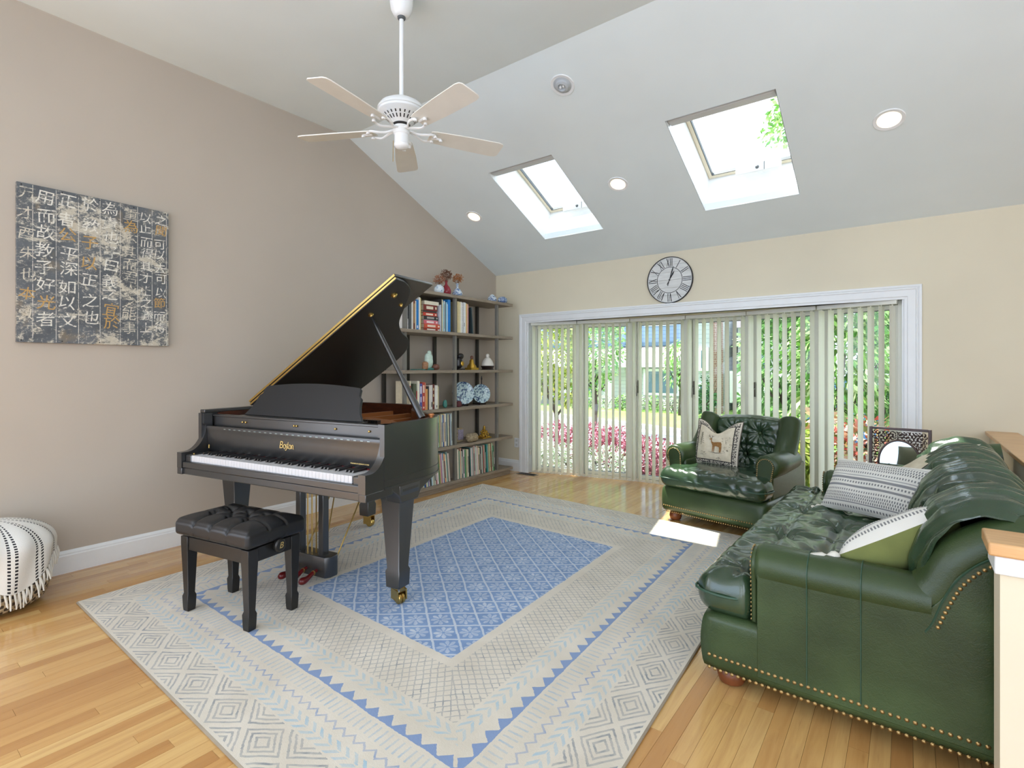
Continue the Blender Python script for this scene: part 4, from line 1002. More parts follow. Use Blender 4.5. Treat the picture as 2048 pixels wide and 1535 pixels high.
# ------------------------------------------------------------------ calligraphy panel on the left wall
art = thing('calligraphy_panel', 'weathered grey metal panel of pale Chinese calligraphy on the left wall', 'wall art', (XW, .668, 1.409)); art.rotation_euler = (RAD(90), 0, RAD(90))
AW, AH = .777, .928
M = Mat('weathered_stele_print', (.2, .2, .2), .5); big = M.noise(4.2, 9, .72, dist=1.0); fine = M.noise(30, 9, .8, stretch=(1, 1.5, 1), dist=1.2); spk = M.noise(90, 2)
dark = M.ramp(M.noise(5, 5, .6), [(.3, c8(70, 74, 78)), (.6, c8(96, 100, 104)), (.8, c8(122, 120, 114))])
c = M.mix(((fine+big*1.1-1.06).mx(0)*9).mn(1), dark, c8(204, 196, 178)); c = M.mix((((big-.56).mx(0))*9).mn(.75), c, c8(186, 178, 160)); c = M.mix(((spk-.66).mx(0)*5).mn(.8), c, c8(210, 206, 196))
c = M.mix((((M.noise(6.5, 3, .5, stretch=(1.3, 1, 3))-.62).mx(0))*2.4).mn(.6), c, c8(176, 146, 92)); m_art = M.col(c).m
MB().box(0, AW, 0, AH, .004, .030).build('panel', m_art, art, bevel=.001)
def ink(name, c0, thr):
    M = Mat(name, (.7, .68, .6), .55); f = M.noise(30, 4, .7); return M.col(M.mix(((f-thr).mx(0)*7).mn(1), c0, c8(100, 102, 102))).m
m_ink = ink('pale_stroke', c8(224, 220, 208), .50); m_ochre = ink('ochre_stroke', c8(188, 150, 88), .6); m_faint = ink('faded_stroke', c8(206, 198, 180), .47)
COLS_ = ['万才酉朱也本以', '用而故教子好光者', '正者公平深如以文', '於教子以正之也', '為貴也子曰義之宜於', '重為不其而君人之能事', '以止而得其才止之義上', '之聞可以去可以節而得']
gold = {(0, 5), (2, 2), (3, 2), (3, 3), (5, 1), (7, 1), (4, 7), (4, 8), (7, 7), (1, 6)}
xs_ = [.012, .072, .178, .285, .393, .50, .598, .682]; wd_ = [.06, .10, .10, .10, .10, .095, .082, .082]
for ci, txt in enumerate(COLS_):
    n = len(txt); 
    for ri, ch in enumerate(txt):
        m_ = m_ochre if (ci, ri) in gold else (m_faint if (ci*7+ri*5) % 5 == 0 else m_ink)
        try:
            me = text_mesh(ch, wd_[ci]*.92 if ci else .08, .0003, shear=.06)
        except Exception: continue
        if len(me.polygons) == 0: continue
        y = AH-.06-(ri+.15*((ci*3) % 4)/4)*(AH-.10)/n
        mesh_obj('character', me, m_, art, T4((xs_[ci]+wd_[ci]/2+.002+.006*math.sin(ci*3+ri*5), y+.006*math.sin(ci*7+ri*3), .0306), (0, 0, .09*math.sin(ci*5+ri*2.3))))
for x in (.070, .176, .283, .391, .498, .594, .678, .764): MB().box(x-.0012, x+.0012, .004, AH-.004, .030, .0304).build('column_rule', m_ink, art)
for x in np.linspace(.02, AW-.02, 5):
    for y in (.012, AH-.012): MB().lathe([(.004, .0302), (.0035, .0318), (.001, .0325)], 8, T4((float(x), y, 0))).build('rivet', m_iron, art)

# ------------------------------------------------------------------ ceiling fan
m_fan = plain('white_enamel', c8(236, 238, 238), .3, var=.01); m_blade = plain('whitewashed_blade', c8(232, 230, 222), .45, var=.03)
fan = thing('ceiling_fan', 'white five-blade ceiling fan on a long downrod', 'ceiling fan', (-2.316, 2.002, 0))
fix_normals(MB().lathe([(.066, ZF-.001), (.066, ZF-.045), (.060, ZF-.085), (.045, ZF-.115), (.028, ZF-.125)], 28).build('canopy', m_fan, fan, smooth=40))
fix_normals(MB().lathe([(.024, ZF-.12), (.022, ZF-.135), (.012, ZF-.14)], 20).build('canopy_ball', m_grey, fan, smooth=40))
MB().lathe([(.0125, 2.77), (.0125, ZF-.125)], 14).build('downrod', m_fan, fan, smooth=40)
fix_normals(MB().lathe([(.02, 2.795), (.05, 2.793), (.085, 2.785), (.118, 2.765), (.134, 2.742), (.136, 2.732), (.128, 2.730), (.130, 2.718), (.122, 2.712), (.112, 2.708), (.062, 2.664), (.05, 2.655), (.035, 2.655)], 40).build('motor_housing', m_fan, fan, smooth=35))
b = MB()
for k in range(24):
    a = k*2*math.pi/24
    for r0, z0, r1, z1 in ((.1035, 2.699, .092, 2.689), (.086, 2.684, .070, 2.6695)):
        Mq = Matrix.Rotation(a, 4, 'Z'); w = .0032
        b.add([(r0, -w, z0), (r0, w, z0), (r1, w, z1), (r1, -w, z1)], [(0, 1, 2, 3)], Mq @ T4((.0006, 0, -.0012)))
b.build('vent_slot', m_iron, fan, kind='stuff')
fix_normals(MB().lathe([(.05, 2.66), (.05, 2.648), (.042, 2.640)], 28).build('flywheel', m_iron, fan, smooth=40))
fix_normals(MB().lathe([(.046, 2.642), (.046, 2.60), (.040, 2.595), (.040, 2.545), (.043, 2.542), (.042, 2.532), (.03, 2.520), (.008, 2.514)], 28).build('switch_housing', m_fan, fan, smooth=40))
b = MB().tube([(-.03, -.035, 2.56), (-.031, -.036, 2.44)], .0018, 5); b.build('pull_chain', m_brass, fan)
for k in range(5):
    an = RAD(YAW+98+72*k); Mz = Matrix.Rotation(an, 4, 'Z')
    arm = MB()
    for s in (-1, 1):
        p = catmull([(.045, s*.008, 2.625), (.09, s*.016, 2.612), (.135, s*.042, 2.606), (.165, s*.046, 2.611), (.19, s*.034, 2.6125)], 4); arm.tube(p, .007, 6, Mz)
    arm.tube([(.18, 0, 2.6135), (.235, 0, 2.6135)], .007, 6, Mz)
    for s in (-1, 0, 1): arm.lathe([(.009, 2.600), (.011, 2.604), (.009, 2.613)], 10, Mz @ T4((.19 if s else .235, s*.034, 0)))
    br = arm.build('blade_bracket', m_fan, fan, smooth=50)
    ol = [(.165, -.048), (.20, -.056), (.40, -.068), (.585, -.072), (.612, -.066), (.622, -.05), (.622, .05), (.612, .066), (.585, .072), (.40, .068), (.20, .056), (.165, .048)]
    Mb = Mz @ T4((0, 0, 2.620)) @ T4((0, 0, 0), (RAD(-11), 0, 0))
    MB().prism(ol, -.003, .003, Mb).build('blade', m_blade, fan, bevel=.0012)

# ------------------------------------------------------------------ recessed lights on the vault
m_lamp = bpy.data.materials.new('warm_lamp'); m_lamp.use_nodes = True; bs = m_lamp.node_tree.nodes['Principled BSDF']; bs.inputs['Emission Color'].default_value = (1, .78, .5, 1); bs.inputs['Emission Strength'].default_value = .8; bs.inputs['Base Color'].default_value = (1, .9, .8, 1)
SA = math.atan(SL)
def can(x, y, lit, label):
    z = zs(y); t = thing('recessed_light', label, 'light', (x, y, z), 0, 'recessed ceiling lights'); t.rotation_euler = (SA, 0, 0)
    fix_normals(MB().lathe([(.066, .0), (.066, -.003), (.085, -.006), (.088, -.001), (.088, .0), (.066, 0)], 36).build('trim_ring', m_fan, t, smooth=40))
    if lit:
        MB().lathe([(.001, -.0015), (.066, -.0015), (.066, -.0008)], 28).build('lamp', m_lamp, t)
    else:
        fix_normals(MB().lathe([(.066, -.001), (.05, -.006), (.046, -.020), (.030, -.026), (.028, -.012), (.001, -.010)], 30).build('eyeball', plain('eyeball_grey', c8(186, 192, 196), .4, var=0), t, smooth=40))
        for dx in (-.013, .013): MB().lathe([(.009, -.012), (.008, -.022), (.001, -.025)], 12, T4((dx, 0, 0))).build('bulb', m_white, t, smooth=60)
can(-3.639, 4.134, True, 'lit recessed light nearest the taupe wall, left of the skylights'); can(-1.994, 4.144, True, 'lit recessed light between the two skylights'); can(-.095, 4.13, True, 'lit recessed light right of the larger skylight')
can(-1.964, 3.185, False, 'unlit eyeball spotlight high on the ceiling above the skylights')

# ------------------------------------------------------------------ basket with throw at the left
bk_ = thing('wicker_basket', 'round dark and pale wicker basket against the left wall', 'basket', (-3.83, .52, 0))
M = Mat('wicker_weave', (.3, .2, .1), .7); x, y, z = M.xyz(); w = (z*170).m('SINE')*(y.m('ARCTAN2', x)*34).m('SINE'); M.col(M.mix(w > -.1, c8(60, 50, 40), c8(176, 160, 132))); M.bump(w, .8, .004); m_wick = M.m
prof = [tuple(p) for p in catmull([(.15, 0), (.215, .03), (.240, .10), (.245, .18), (.230, .27), (.18, .32)], 6)]
fix_normals(MB().lathe(prof+[(r-.01, z) for r, z in reversed(prof) if z > .02], 64, rib=lambda a, z: 1+.008*math.sin(a*34)*math.sin(z*170)).build('woven_body', m_wick, bk_, smooth=60))
th = thing('throw_blanket', 'white throw with black dashed stripes and fringe draped over the basket', 'blanket', (-3.83, .52, 0))
M = Mat('white_throw', (.75, .74, .7), .95); u_, v_, _z = M.xyz('UV')
st = (((u_*13).fr()-.5).ab() < .05).mx(((u_*13+.22).fr()-.5).ab() < .05)*((((v_*30)+((u_*13).m('FLOOR'))*.37).fr()) < .6)
M.col(M.mix(st, c8(228, 226, 220), c8(40, 40, 44))); m_throw = M.bump(M.noise(160, 3), .4, .002).m
def drape(u, v):
    a = u*2*math.pi; L = v*(.45+.045*math.sin(a*2+.7)+.05*math.sin(a*3+1)); k = min(1, L/.34)*math.pi/2
    r = .264*math.sin(k)+.006*math.sin(a*11+L*12)*min(1, L/.25); z = .455-.145*(1-math.cos(k))-max(0, L-.34)*.97
    r -= max(0, L-.34)*.05
    return (r*math.cos(a), r*math.sin(a), z+.004)
MB().grid(drape, 90, 40, cu=True).build('cloth', m_throw, th, uv=True, smooth=180)
b = MB(); r = random.Random(3)
for k in range(84):
    u = k/84; p = Vector(drape(u, 1.0)); o_ = Vector((p.x, p.y, 0)).normalized()
    for q in range(2):
        d = Vector((r.uniform(-.012, .012), r.uniform(-.012, .012), -.055-r.random()*.03)); b.tube([p, p+o_*.006+d*.5, p+d+o_*.004], [.005, .0045, .003], 5)
b.build('fringe', plain('throw_fringe', c8(222, 218, 208), .95, var=.08), th, kind='stuff')
# ------------------------------------------------------------------ green leather
def leather(name, c0, c1, c2, spec=.38, r0=.24, coat=.08):
    M = Mat(name, c1, .3); M.b.inputs['Specular IOR Level'].default_value = spec; f = M.noise(3.5, 2, .5); g = M.noise(1.2, 2)
    M.col(M.ramp(f*.6+g*.4, [(.32, c0), (.5, c1), (.68, c2)]))
    crease = M.noise(26, 5, .65, stretch=(1, .35, 1), dist=1.0)
    M.bump(M.voro(260)*.25+crease, .3 if coat < .2 else .2, .004); M.rough(f*.2+r0)
    M.b.inputs['Coat Weight'].default_value = coat; M.b.inputs['Coat Roughness'].default_value = .15
    return M.m
m_green = leather('green_leather', (.020, .036, .012), (.037, .062, .022), (.063, .104, .040))
m_gloss = leather('green_leather_polished', (.015, .033, .016), (.027, .055, .027), (.047, .09, .045), .65, .10, .35)
m_nail = plain('antique_brass_nail', c8(168, 140, 92), .35, .9, var=.1)
m_foot = plain('turned_walnut', c8(112, 62, 34), .35, var=.2, scale=20)
m_pipe = Mat('leather_piping', (.03, .075, .045), .4).m
def nails(pts, nrm, step, r, b):
    """dome nails every `step` along a polyline, facing nrm (vector or fn)"""
    P = [Vector(p) for p in pts]; acc = 0
    for a, c in zip(P, P[1:]):
        L = (c-a).length
        while acc < L:
            p = a.lerp(c, acc/L); n = Vector(nrm(p) if callable(nrm) else nrm).normalized(); q = n.to_track_quat('Z', 'Y').to_matrix().to_4x4()
            b.lathe([(r, -.001), (r*.95, r*.25), (r*.6, r*.55), (r*.1, r*.68)], 7, Matrix.Translation(p) @ q); acc += step
        acc -= L
    return b
def bunfoot(parent, x, y, h=.08, r=.055):
    return MB().lathe([(r*.55, 0), (r*.85, .006), (r, h*.4), (r*.92, h*.7), (r*.68, h*.88), (r*.75, h)], 24).build('bun_foot', m_foot, parent, smooth=50, loc=(x, y, 0.0015))
def tuft(x, y, btns, a=.03, s=.035, fold=.006, k=9):
    dz = 0
    for bx, by in btns:
        dx, dy = x-bx, y-by; r = math.hypot(dx, dy)
        if r > .4: continue
        dz -= a*math.exp(-(r/s)**2)+a*.45*math.exp(-(r/(s*2.6))**2)
        th = math.atan2(dy, dx); dz += fold*math.sin(k*th+bx*40+by*17)*math.exp(-((r-.06)/.07)**2)
    return dz

# ------------------------------------------------------------------ sofa
sofa = thing('leather_sofa', 'dark green tufted leather sofa with rolled arms along the knee wall', 'sofa', (-.655, 2.115, 0), RAD(-1.0))
SLN = 1.97
def base_disp(p, n):
    p = p.copy()
    if p[0] < .06: p[0] -= .012*math.sin(min(1, max(0, (p[2]-.08)/.2))*3.14)
    return p
MB().rbox((.53, SLN/2, .18), (.53, SLN/2, .108), .02, (20, 40, 8), base_disp).build('base', m_green, sofa, smooth=180)
VAL = [.16, .37, .57]; LYB = [.14+.56*k for k in range(4)]
sb = [(x, y+(.28 if i == 1 else 0)) for i, x in enumerate(VAL) for y in LYB]
def seat_disp(p, n):
    p = p.copy(); x, y, z = p
    nar = sstep(.15, .23, x)*.15; sc = (SLN/2-.0-nar)/(SLN/2)
    p[1] = SLN/2+(y-SLN/2)*sc; y = p[1]
    if z > .40:
        f = min(1, (z-.40)/.04); e = min(y, SLN-y)
        d = .022*math.sin(min(1, max(0, x+.05)/.3)*1.57)
        d += tuft(x, y, sb, .036, .032, .012, 8)
        # pulled pleats running front to back plus seams along the length
        for q in VAL: d -= .013*math.exp(-((x-q)/.014)**2)
        for q in LYB: d -= .012*math.exp(-((y-q)/.016)**2)*(1 if x < .38 else .6)
        d += .0045*math.sin(y*70+2.5*math.sin(x*19)+math.sin(y*23))*math.exp(-((x-.02)/.12)**2)
        d += .0022*math.sin(x*60+y*25+2*math.sin(y*13))+.0022*math.sin(y*41+3*math.sin(x*17+y*5))
        p[2] += f*d
    elif x < 0:
        p[0] += .003*math.sin(y*55+2*math.sin(y*17))
    return p
MB().rbox((.315, SLN/2, .363), (.345, SLN/2-.0, .083), .07, (70, 200, 10), seat_disp).build('seat_cushion', m_gloss, sofa, smooth=180)
def seat_edge(z):
    P = [(.30, .16), (.21, .15), (.17, .06), (.13, .0), (.04, -.005), (-.03, .03), (-.036, .10)]
    return [(x, y, z) for x, y in P]+[(-.036, y, z) for y in np.linspace(.2, SLN-.2, 12)]+[(x, SLN-y, z) for x, y in reversed(P)]
MB().tube([tuple(p) for p in catmull(seat_edge(.372), 3)], .0055, 6).build('seat_piping', m_pipe, sofa, smooth=60)
for x, y in sb:
    MB().lathe([(.012, -.004), (.012, .002), (.006, .006)], 12, T4((x, y, .408+.012))).build('button', m_green, sofa, smooth=60)
# back: tufted roll over the top
PR = catmull([(.665, .38), (.68, .52), (.71, .655), (.765, .755), (.845, .805), (.93, .80), (1.0, .745), (1.035, .62), (1.04, .30), (1.04, .10)], 8)
PRV = [np.array(p) for p in PR]; nP = len(PRV)
VB = [.45, 1.12, 1.69]
def back_pt(u, v):
    t = u*(nP-1); i = min(int(t), nP-2); f = t-i; p = PRV[i]*(1-f)+PRV[i+1]*f; d = PRV[i+1]-PRV[i]; n = np.array([-d[1], d[0]]); n /= np.linalg.norm(n)
    y = .035+v*(SLN-.07); arc = u
    w = sstep(.02, .22, u)*(1-sstep(.55, .78, u))
    gaps = [0.03]+VB+[SLN-.03]; h = 0
    for a, b in zip(gaps, gaps[1:]):
        if a <= y <= b: s = (y-a)/(b-a); h = (1-abs(2*s-1)**2.6)
    dsp = .062*h*w-.006
    for q in VB:
        dsp -= .018*math.exp(-((y-q)/.02)**2)*w
        r = math.hypot(y-q, (u-.27)*.95); dsp -= .035*math.exp(-(r/.045)**2)
        th = math.atan2(y-q, (u-.27)*.95+1e-6); dsp += .010*math.sin(9*th)*math.exp(-((r-.09)/.07)**2)
    dsp += .0065*math.sin(y*88+u*10+2*math.sin(y*9+u*4))*w+.003*math.sin(y*151+u*23)*w+.004*math.sin(u*75+y*6)*w*.4
    q = p+n*dsp; return (q[0], y, q[1])
fix_normals(MB().grid(back_pt, 90, 190).build('tufted_back', m_gloss, sofa, smooth=180))
for q in VB:
    p = back_pt(.27, (q-.035)/(SLN-.07)); MB().lathe([(.013, -.004), (.013, .003), (.006, .007)], 12, T4((p[0]-.004, p[1], p[2]), (0, RAD(-75), 0))).build('button', m_green, sofa, smooth=60)
WING = catmull([(.62, .506), (.685, .508), (.735, .555), (.778, .64), (.855, .708), (.94, .745), (1.045, .76)], 6)
for far in (0, 1):
    fy = (lambda y: SLN-y) if far else (lambda y: y)
    b = MB(); pol = [(.205, .10), (1.05, .10), (1.05, .735)]+[(float(p[0]), float(p[1])-.02) for p in reversed(WING)]+[(.205, .50)]
    ya, yb = sorted((fy(-.001), fy(.13)))
    Mxz = Matrix(((1, 0, 0, 0), (0, 0, 1, 0), (0, 1, 0, 0), (0, 0, 0, 1)))
    o = fix_normals(b.prism(pol, ya, yb, Mxz).build('arm_panel', m_green, sofa, bevel=.008))
    fix_normals(MB().tube([(.190, fy(.070), .508), (.196, fy(.070), .508), (.215, fy(.070), .508), (.45, fy(.070), .508), (.715, fy(.071), .508)], [.045, .068, .0785, .0785, .076], 26).build('arm_roll', m_green, sofa, smooth=60))
    fix_normals(MB().tube([(float(p[0]), fy(.075), float(p[1])) for p in WING], [.074+.0*i for i in range(len(WING))], 22).build('wing_roll', m_green, sofa, smooth=60))
    # front facing of the arm with nails
    sc = [(-.045, .29), (.045, .29), (.05, .42)]+[(.062*math.cos(a), .508+.062*math.sin(a)) for a in np.linspace(-.5, math.pi+.5, 16)]+[(-.05, .42)]
    Myz = Matrix(((0, 0, 1, 0), (1, 0, 0, fy(.07)), (0, 1, 0, 0), (0, 0, 0, 1)))
    fix_normals(MB().prism(sc, .180, .20, Myz).build('arm_front', m_green, sofa, bevel=.006))
    nb = MB(); nails([(.179, fy(.07)+p[0]*.86, p[1]) for p in sc[1:]+sc[:1]], (-1, 0, 0), .016, .0055, nb)
    out = -1 if not far else 1; yo = fy(-.001)+out*.001
    for z in (.078, .128):
        nails([(.03, fy(-.001), z+.002), (.06, fy(0)+out*.001, z), (1.04, fy(0)+out*.001, z)], (0, out, 0), .0215, .0072, nb)
    off = [(float(p[0]), yo, float(p[1])) for p in catmull([(.731, .45), (.76, .53), (.797, .605), (.862, .672), (.95, .705)], 6)]
    nails(off, (0, out, 0), .018, .0065, nb)
    nb.build('nailhead_trim', m_nail, sofa, kind='stuff')
    for xs_ in (.37, .53):
        pts = [(xs_, fy(.07)-(-out)*-.0, .0)]
        b = MB().tube([(xs_, fy(-.002), .13), (xs_, fy(-.002), .43)]+[(xs_, fy(.07)+(-1 if not far else 1)*.080*math.cos(a), .508+.080*math.sin(a)) for a in np.linspace(-.25, 2.6, 12)], .0022, 5)
        b.build('seam', m_pipe, sofa)
    b = MB().tube([(float(p[0]), fy(-.002), float(p[1])) for p in catmull([(.70, .425), (.718, .46), (.745, .54), (.785, .62), (.855, .69), (.95, .722)], 6)], .003, 5); b.build('welt', m_pipe, sofa)
nb = MB()
for z in (.078, .128): nails([(-.004-.010*math.sin(min(1, (z-.08)/.2)*3.14), y, z) for y in (.05, SLN-.05)], (-1, 0, 0), .0215, .0072, nb)
nb.build('nailhead_trim', m_nail, sofa, kind='stuff')
for x in (.09, .95):
    for y in (.09, SLN-.09): bunfoot(sofa, x, y)

# ------------------------------------------------------------------ armchair
ch = thing('leather_armchair', 'green tufted leather armchair with rolled arms in front of the bow window', 'armchair', (-1.640, 4.215, 0), RAD(-10.7))
CW, CD = .86, .86
MB().rbox((CW/2, CD/2, .182), (CW/2, CD/2, .108), .04, (24, 20, 8), lambda p, n: p-np.array([0, .014*math.sin(min(1, max(0, (p[2]-.08)/.2))*3.14) if p[1] < .05 else 0, 0])).build('base', m_green, ch, smooth=180)
def cseat(p, n):
    p = p.copy(); x, y, z = p; sc = 1-sstep(.12, .19, y)*.36; p[0] = CW/2+(x-CW/2)*sc; x = p[0]
    if z > .40:
        f = min(1, (z-.40)/.035); d = .024*math.sin(min(1, max(0, y+.06)/.28)*1.57)
        d += .0028*math.sin(x*58+3*math.sin(y*21+x*7))*math.exp(-((y-.04)/.10)**2)+.0022*math.sin(x*93+y*60+2*math.sin(x*31))*math.exp(-((y-.0)/.09)**2)+.0016*math.sin(y*50+x*14)
        p[2] += f*d
    elif y < 0: p[1] += .003*math.sin(x*47+z*40+2*math.sin(x*19))
    return p
MB().rbox((CW/2, .28, .362), (CW/2-.004, .335, .076), .066, (90, 60, 10), cseat).build('seat_cushion', m_gloss, ch, smooth=180)
P = [(.14, .30), (.13, .20), (.06, .16), (.0, .12), (-.003, .03), (.03, -.045)]
MB().tube([tuple(p) for p in catmull([(x, y, .362) for x, y in P]+[(x, -.052, .362) for x in np.linspace(.12, CW-.12, 6)]+[(CW-x, y, .362) for x, y in reversed(P)], 3)], .005, 6).build('seat_piping', m_pipe, ch, smooth=60)
tb = [(.325, .715), (.535, .715), (.22, .53), (.43, .53), (.64, .53)]
Mback = T4((0, .60, .40)) @ T4((0, 0, 0), (RAD(-13), 0, 0)) @ T4((0, -.60, -.40))
def cback(p, n):
    p = p.copy(); x, y, z = p
    top = .845+.03*(1-((x-CW/2)/.33)**2); p[2] = .36+(z-.36)*(top-.36)/(.86-.36); z = p[2]
    if y < .60:
        d = .03*(1-((x-CW/2)/.34)**4)*(1 if z > .585 else .6)+tuft(x, z, tb, .042, .034, .010, 10)
        d -= .03*math.exp(-((z-.60)/.016)**2); d -= .012*math.exp(-((x-CW/2)/.014)**2)*(1 if z > .62 else .3)
        d += .003*math.sin(x*80+z*50)
        p[1] -= d*min(1, (.60-y)/.03)
    return p
MB().rbox((CW/2, .66, .61), (.315, .085, .25), .08, (84, 12, 70), cback, Mback).build('tufted_back', m_gloss, ch, smooth=180)
for x, z in tb: MB().lathe([(.013, -.004), (.013, .003), (.006, .007)], 12, Mback @ T4((x, .575+.016, z), (RAD(90), 0, 0))).build('button', m_green, ch, smooth=60)
for s in (0, 1):
    fx = (lambda x: CW-x) if s else (lambda x: x); o_ = 1 if s else -1
    fix_normals(MB().tube([(fx(.055), .118, .525), (fx(.055), .124, .525), (fx(.055), .14, .525), (fx(.055), .35, .527), (fx(.06), .62, .53)], [.055, .08, .09, .088, .075], 26).build('arm_roll', m_green, ch, smooth=60))
    xa, xb = sorted((fx(.022), fx(.145))); MB().box(xa, xb, .15, .80, .28, .50).build('arm_panel', m_green, ch, bevel=.015)
    w = catmull([(fx(.075), .44, .53), (fx(.078), .53, .58), (fx(.085), .60, .66), (fx(.088), .645, .74), (fx(.092), .675, .80), (fx(.10), .70, .85)], 5)
    fix_normals(MB().tube([tuple(p) for p in w], [min(.082, .070+.003*i) if i < len(w)-6 else (.083, .083, .082, .078, .064, .03)[i-len(w)+6] for i in range(len(w))], 20).build('wing', m_green, ch, smooth=60))
    c_ = (fx(.055), .525); sp_ = []
    for q in range(20):
        a = lerp(-.2, math.pi+1.4, q/19); r = .068*(1-.2*q/19); sp_.append((c_[0]-o_*r*math.cos(a)*1, c_[1]+r*math.sin(a)))
    pol = [(fx(.128), .285), (fx(.126), .44)]+sp_[:14]+[(fx(.02), .42), (fx(.024), .285)]
    Mxz2 = Matrix(((1, 0, 0, 0), (0, 0, -1, .13), (0, 1, 0, 0), (0, 0, 0, 1)))
    fix_normals(MB().prism(pol, 0, .022, Mxz2).build('arm_front', m_green, ch, bevel=.005))
    nb = MB(); nails([(p[0]+(c_[0]-p[0])*.08, .106, p[1]) for p in pol], (0, -1, 0), .0145, .005, nb)
    for z in (.08, .128): nails([(fx(0)+o_*.001, y, z) for y in (.05, CD-.05)], (o_, 0, 0), .018, .006, nb)
    nb.build('nailhead_trim', m_nail, ch, kind='stuff')
nb = MB()
for z in (.08, .128): nails([(x, -.002-.013*math.sin(min(1, (z-.08)/.2)*3.14), z) for x in (.035, CW-.035)], (0, -1, 0), .018, .006, nb)
nb.build('nailhead_trim', m_nail, ch, kind='stuff')
for x in (.09, CW-.09):
    for y in (.08, CD-.09): bunfoot(ch, x, y, .08, .05)

# ------------------------------------------------------------------ cushions
def pillow_fn(Wd, Hh, T, chop=0):
    def f(s, t, side):
        k = .07; x = s*Wd/2*(1-k*(1-t*t)*(abs(s)**3)*.8); y = t*Hh/2*(1-k*(1-s*s)*(abs(t)**3)*.8)
        z = T/2*((1-abs(s)**3.2)*(1-abs(t)**3.2))**.62
        if chop:
            g = math.exp(-(s/.42)**2)*max(0, (t+.25)/1.25)**1.6; y -= chop*g*max(0, t); z *= 1-.35*g
            if t > .2: y += .02*abs(s)**2*(t-.2)
        z += .004*math.sin(s*7+t*5)*(1-s*s)*(1-t*t)
        return Vector((x, y, side*z))
    return f
def pillow(name, label, f, m_front, m_back, M, n=30):
    o = thing(name, label, 'cushion'); o.matrix_world = M; o['group'] = 'throw cushions'
    F = MB().grid(lambda u, v: f(2*u-1, 2*v-1, 1), n, n); F.build('front', m_front, o, uv=True, smooth=180)
    B_ = MB().grid(lambda u, v: f(1-2*u, 2*v-1, -1), n, n); B_.build('back', m_back, o, uv=True, smooth=180)
    return o
def piping(o, f, m, r=.004, n=24):
    P = [f(lerp(-1, 1, i/n), -1, 1) for i in range(n)]+[f(1, lerp(-1, 1, i/n), 1) for i in range(n)]+[f(lerp(1, -1, i/n), 1, 1) for i in range(n)]+[f(-1, lerp(1, -1, i/n), 1) for i in range(n+1)]
    return MB().tube(P, r, 6).build('edge_cord', m, o, smooth=60)
def axes(A, N, loc):
    A = Vector(A).normalized(); N = Vector(N); N = (N-A*N.dot(A)).normalized(); B = N.cross(A)
    return Matrix(((A.x, B.x, N.x, loc[0]), (A.y, B.y, N.y, loc[1]), (A.z, B.z, N.z, loc[2]), (0, 0, 0, 1)))
def border_mat(name):
    M = Mat(name, (.7, .66, .56), .95); u, v, _ = M.xyz('UV'); d = u.mn(1-u).mn(v.mn(1-v))
    cn = M.t.nodes.new('ShaderNodeCombineXYZ'); M.t.links.new(u.k, cn.inputs[0]); M.t.links.new(v.k, cn.inputs[1])
    spk = M.noise(34, 3, .7, vec=cn.outputs[0]); body = M.ramp(M.noise(9, 3, vec=cn.outputs[0]), [(.3, c8(206, 194, 168)), (.7, c8(222, 212, 190))])
    c = M.mix(d < .115, body, c8(50, 46, 44)); c = M.mix(d < .095, c, M.mix(spk > .5, c8(214, 206, 190), c8(60, 54, 52))); c = M.mix(d < .03, c, c8(216, 208, 192))
    return M.col(c).bump(M.noise(300, 2, vec=cn.outputs[0]), .3, .001).m
m_deer = border_mat('tapestry_border'); m_tapback = plain('tan_back_cloth', c8(196, 182, 152), .9, var=.06)
Mc = Matrix.Translation((-1.640, 4.215, 0)) @ Matrix.Rotation(RAD(-10.7), 4, 'Z')
fd = pillow_fn(.385, .375, .13, chop=.11)
Md_ = Mc @ axes((1, .03, -.02), (.06, -1, .27), (.30, .385, .622))
pd = pillow('deer_cushion', 'square tapestry cushion with a deer and pine tree on the armchair', fd, m_deer, m_tapback, Md_); piping(pd, fd, plain('black_cream_cord', c8(90, 82, 74), .9, var=.3, scale=90))
def decal(o, f, name, polys, m, off=.0038):
    """flat woven motif laid on the cushion face; polys in cushion -1..1 coordinates"""
    bm = bmesh.new()
    for poly in polys:
        try: bm.faces.new([bm.verts.new((x, y, 0)) for x, y in poly])
        except ValueError: pass
    bmesh.ops.triangulate(bm, faces=bm.faces[:])
    for _ in range(2): bmesh.ops.subdivide_edges(bm, edges=[e for e in bm.edges if e.calc_length() > .06], cuts=1, use_grid_fill=False); bmesh.ops.triangulate(bm, faces=bm.faces[:])
    for v in bm.verts: p = f(v.co.x, v.co.y, 1); v.co = p+Vector((0, 0, off))
    bmesh.ops.recalc_face_normals(bm, faces=bm.faces)
    me = bpy.data.meshes.new(name); bm.to_mesh(me); bm.free(); me.materials.append(m); ob = bpy.data.objects.new(name, me); COL.objects.link(ob); ob.parent = o; return ob
m_deerb = plain('deer_brown', c8(150, 108, 62), .95, var=.2, scale=60); m_dk = plain('motif_dark', c8(84, 84, 70), .95, var=.2); m_dg = plain('motif_charcoal', c8(70, 62, 54), .95, var=.2)
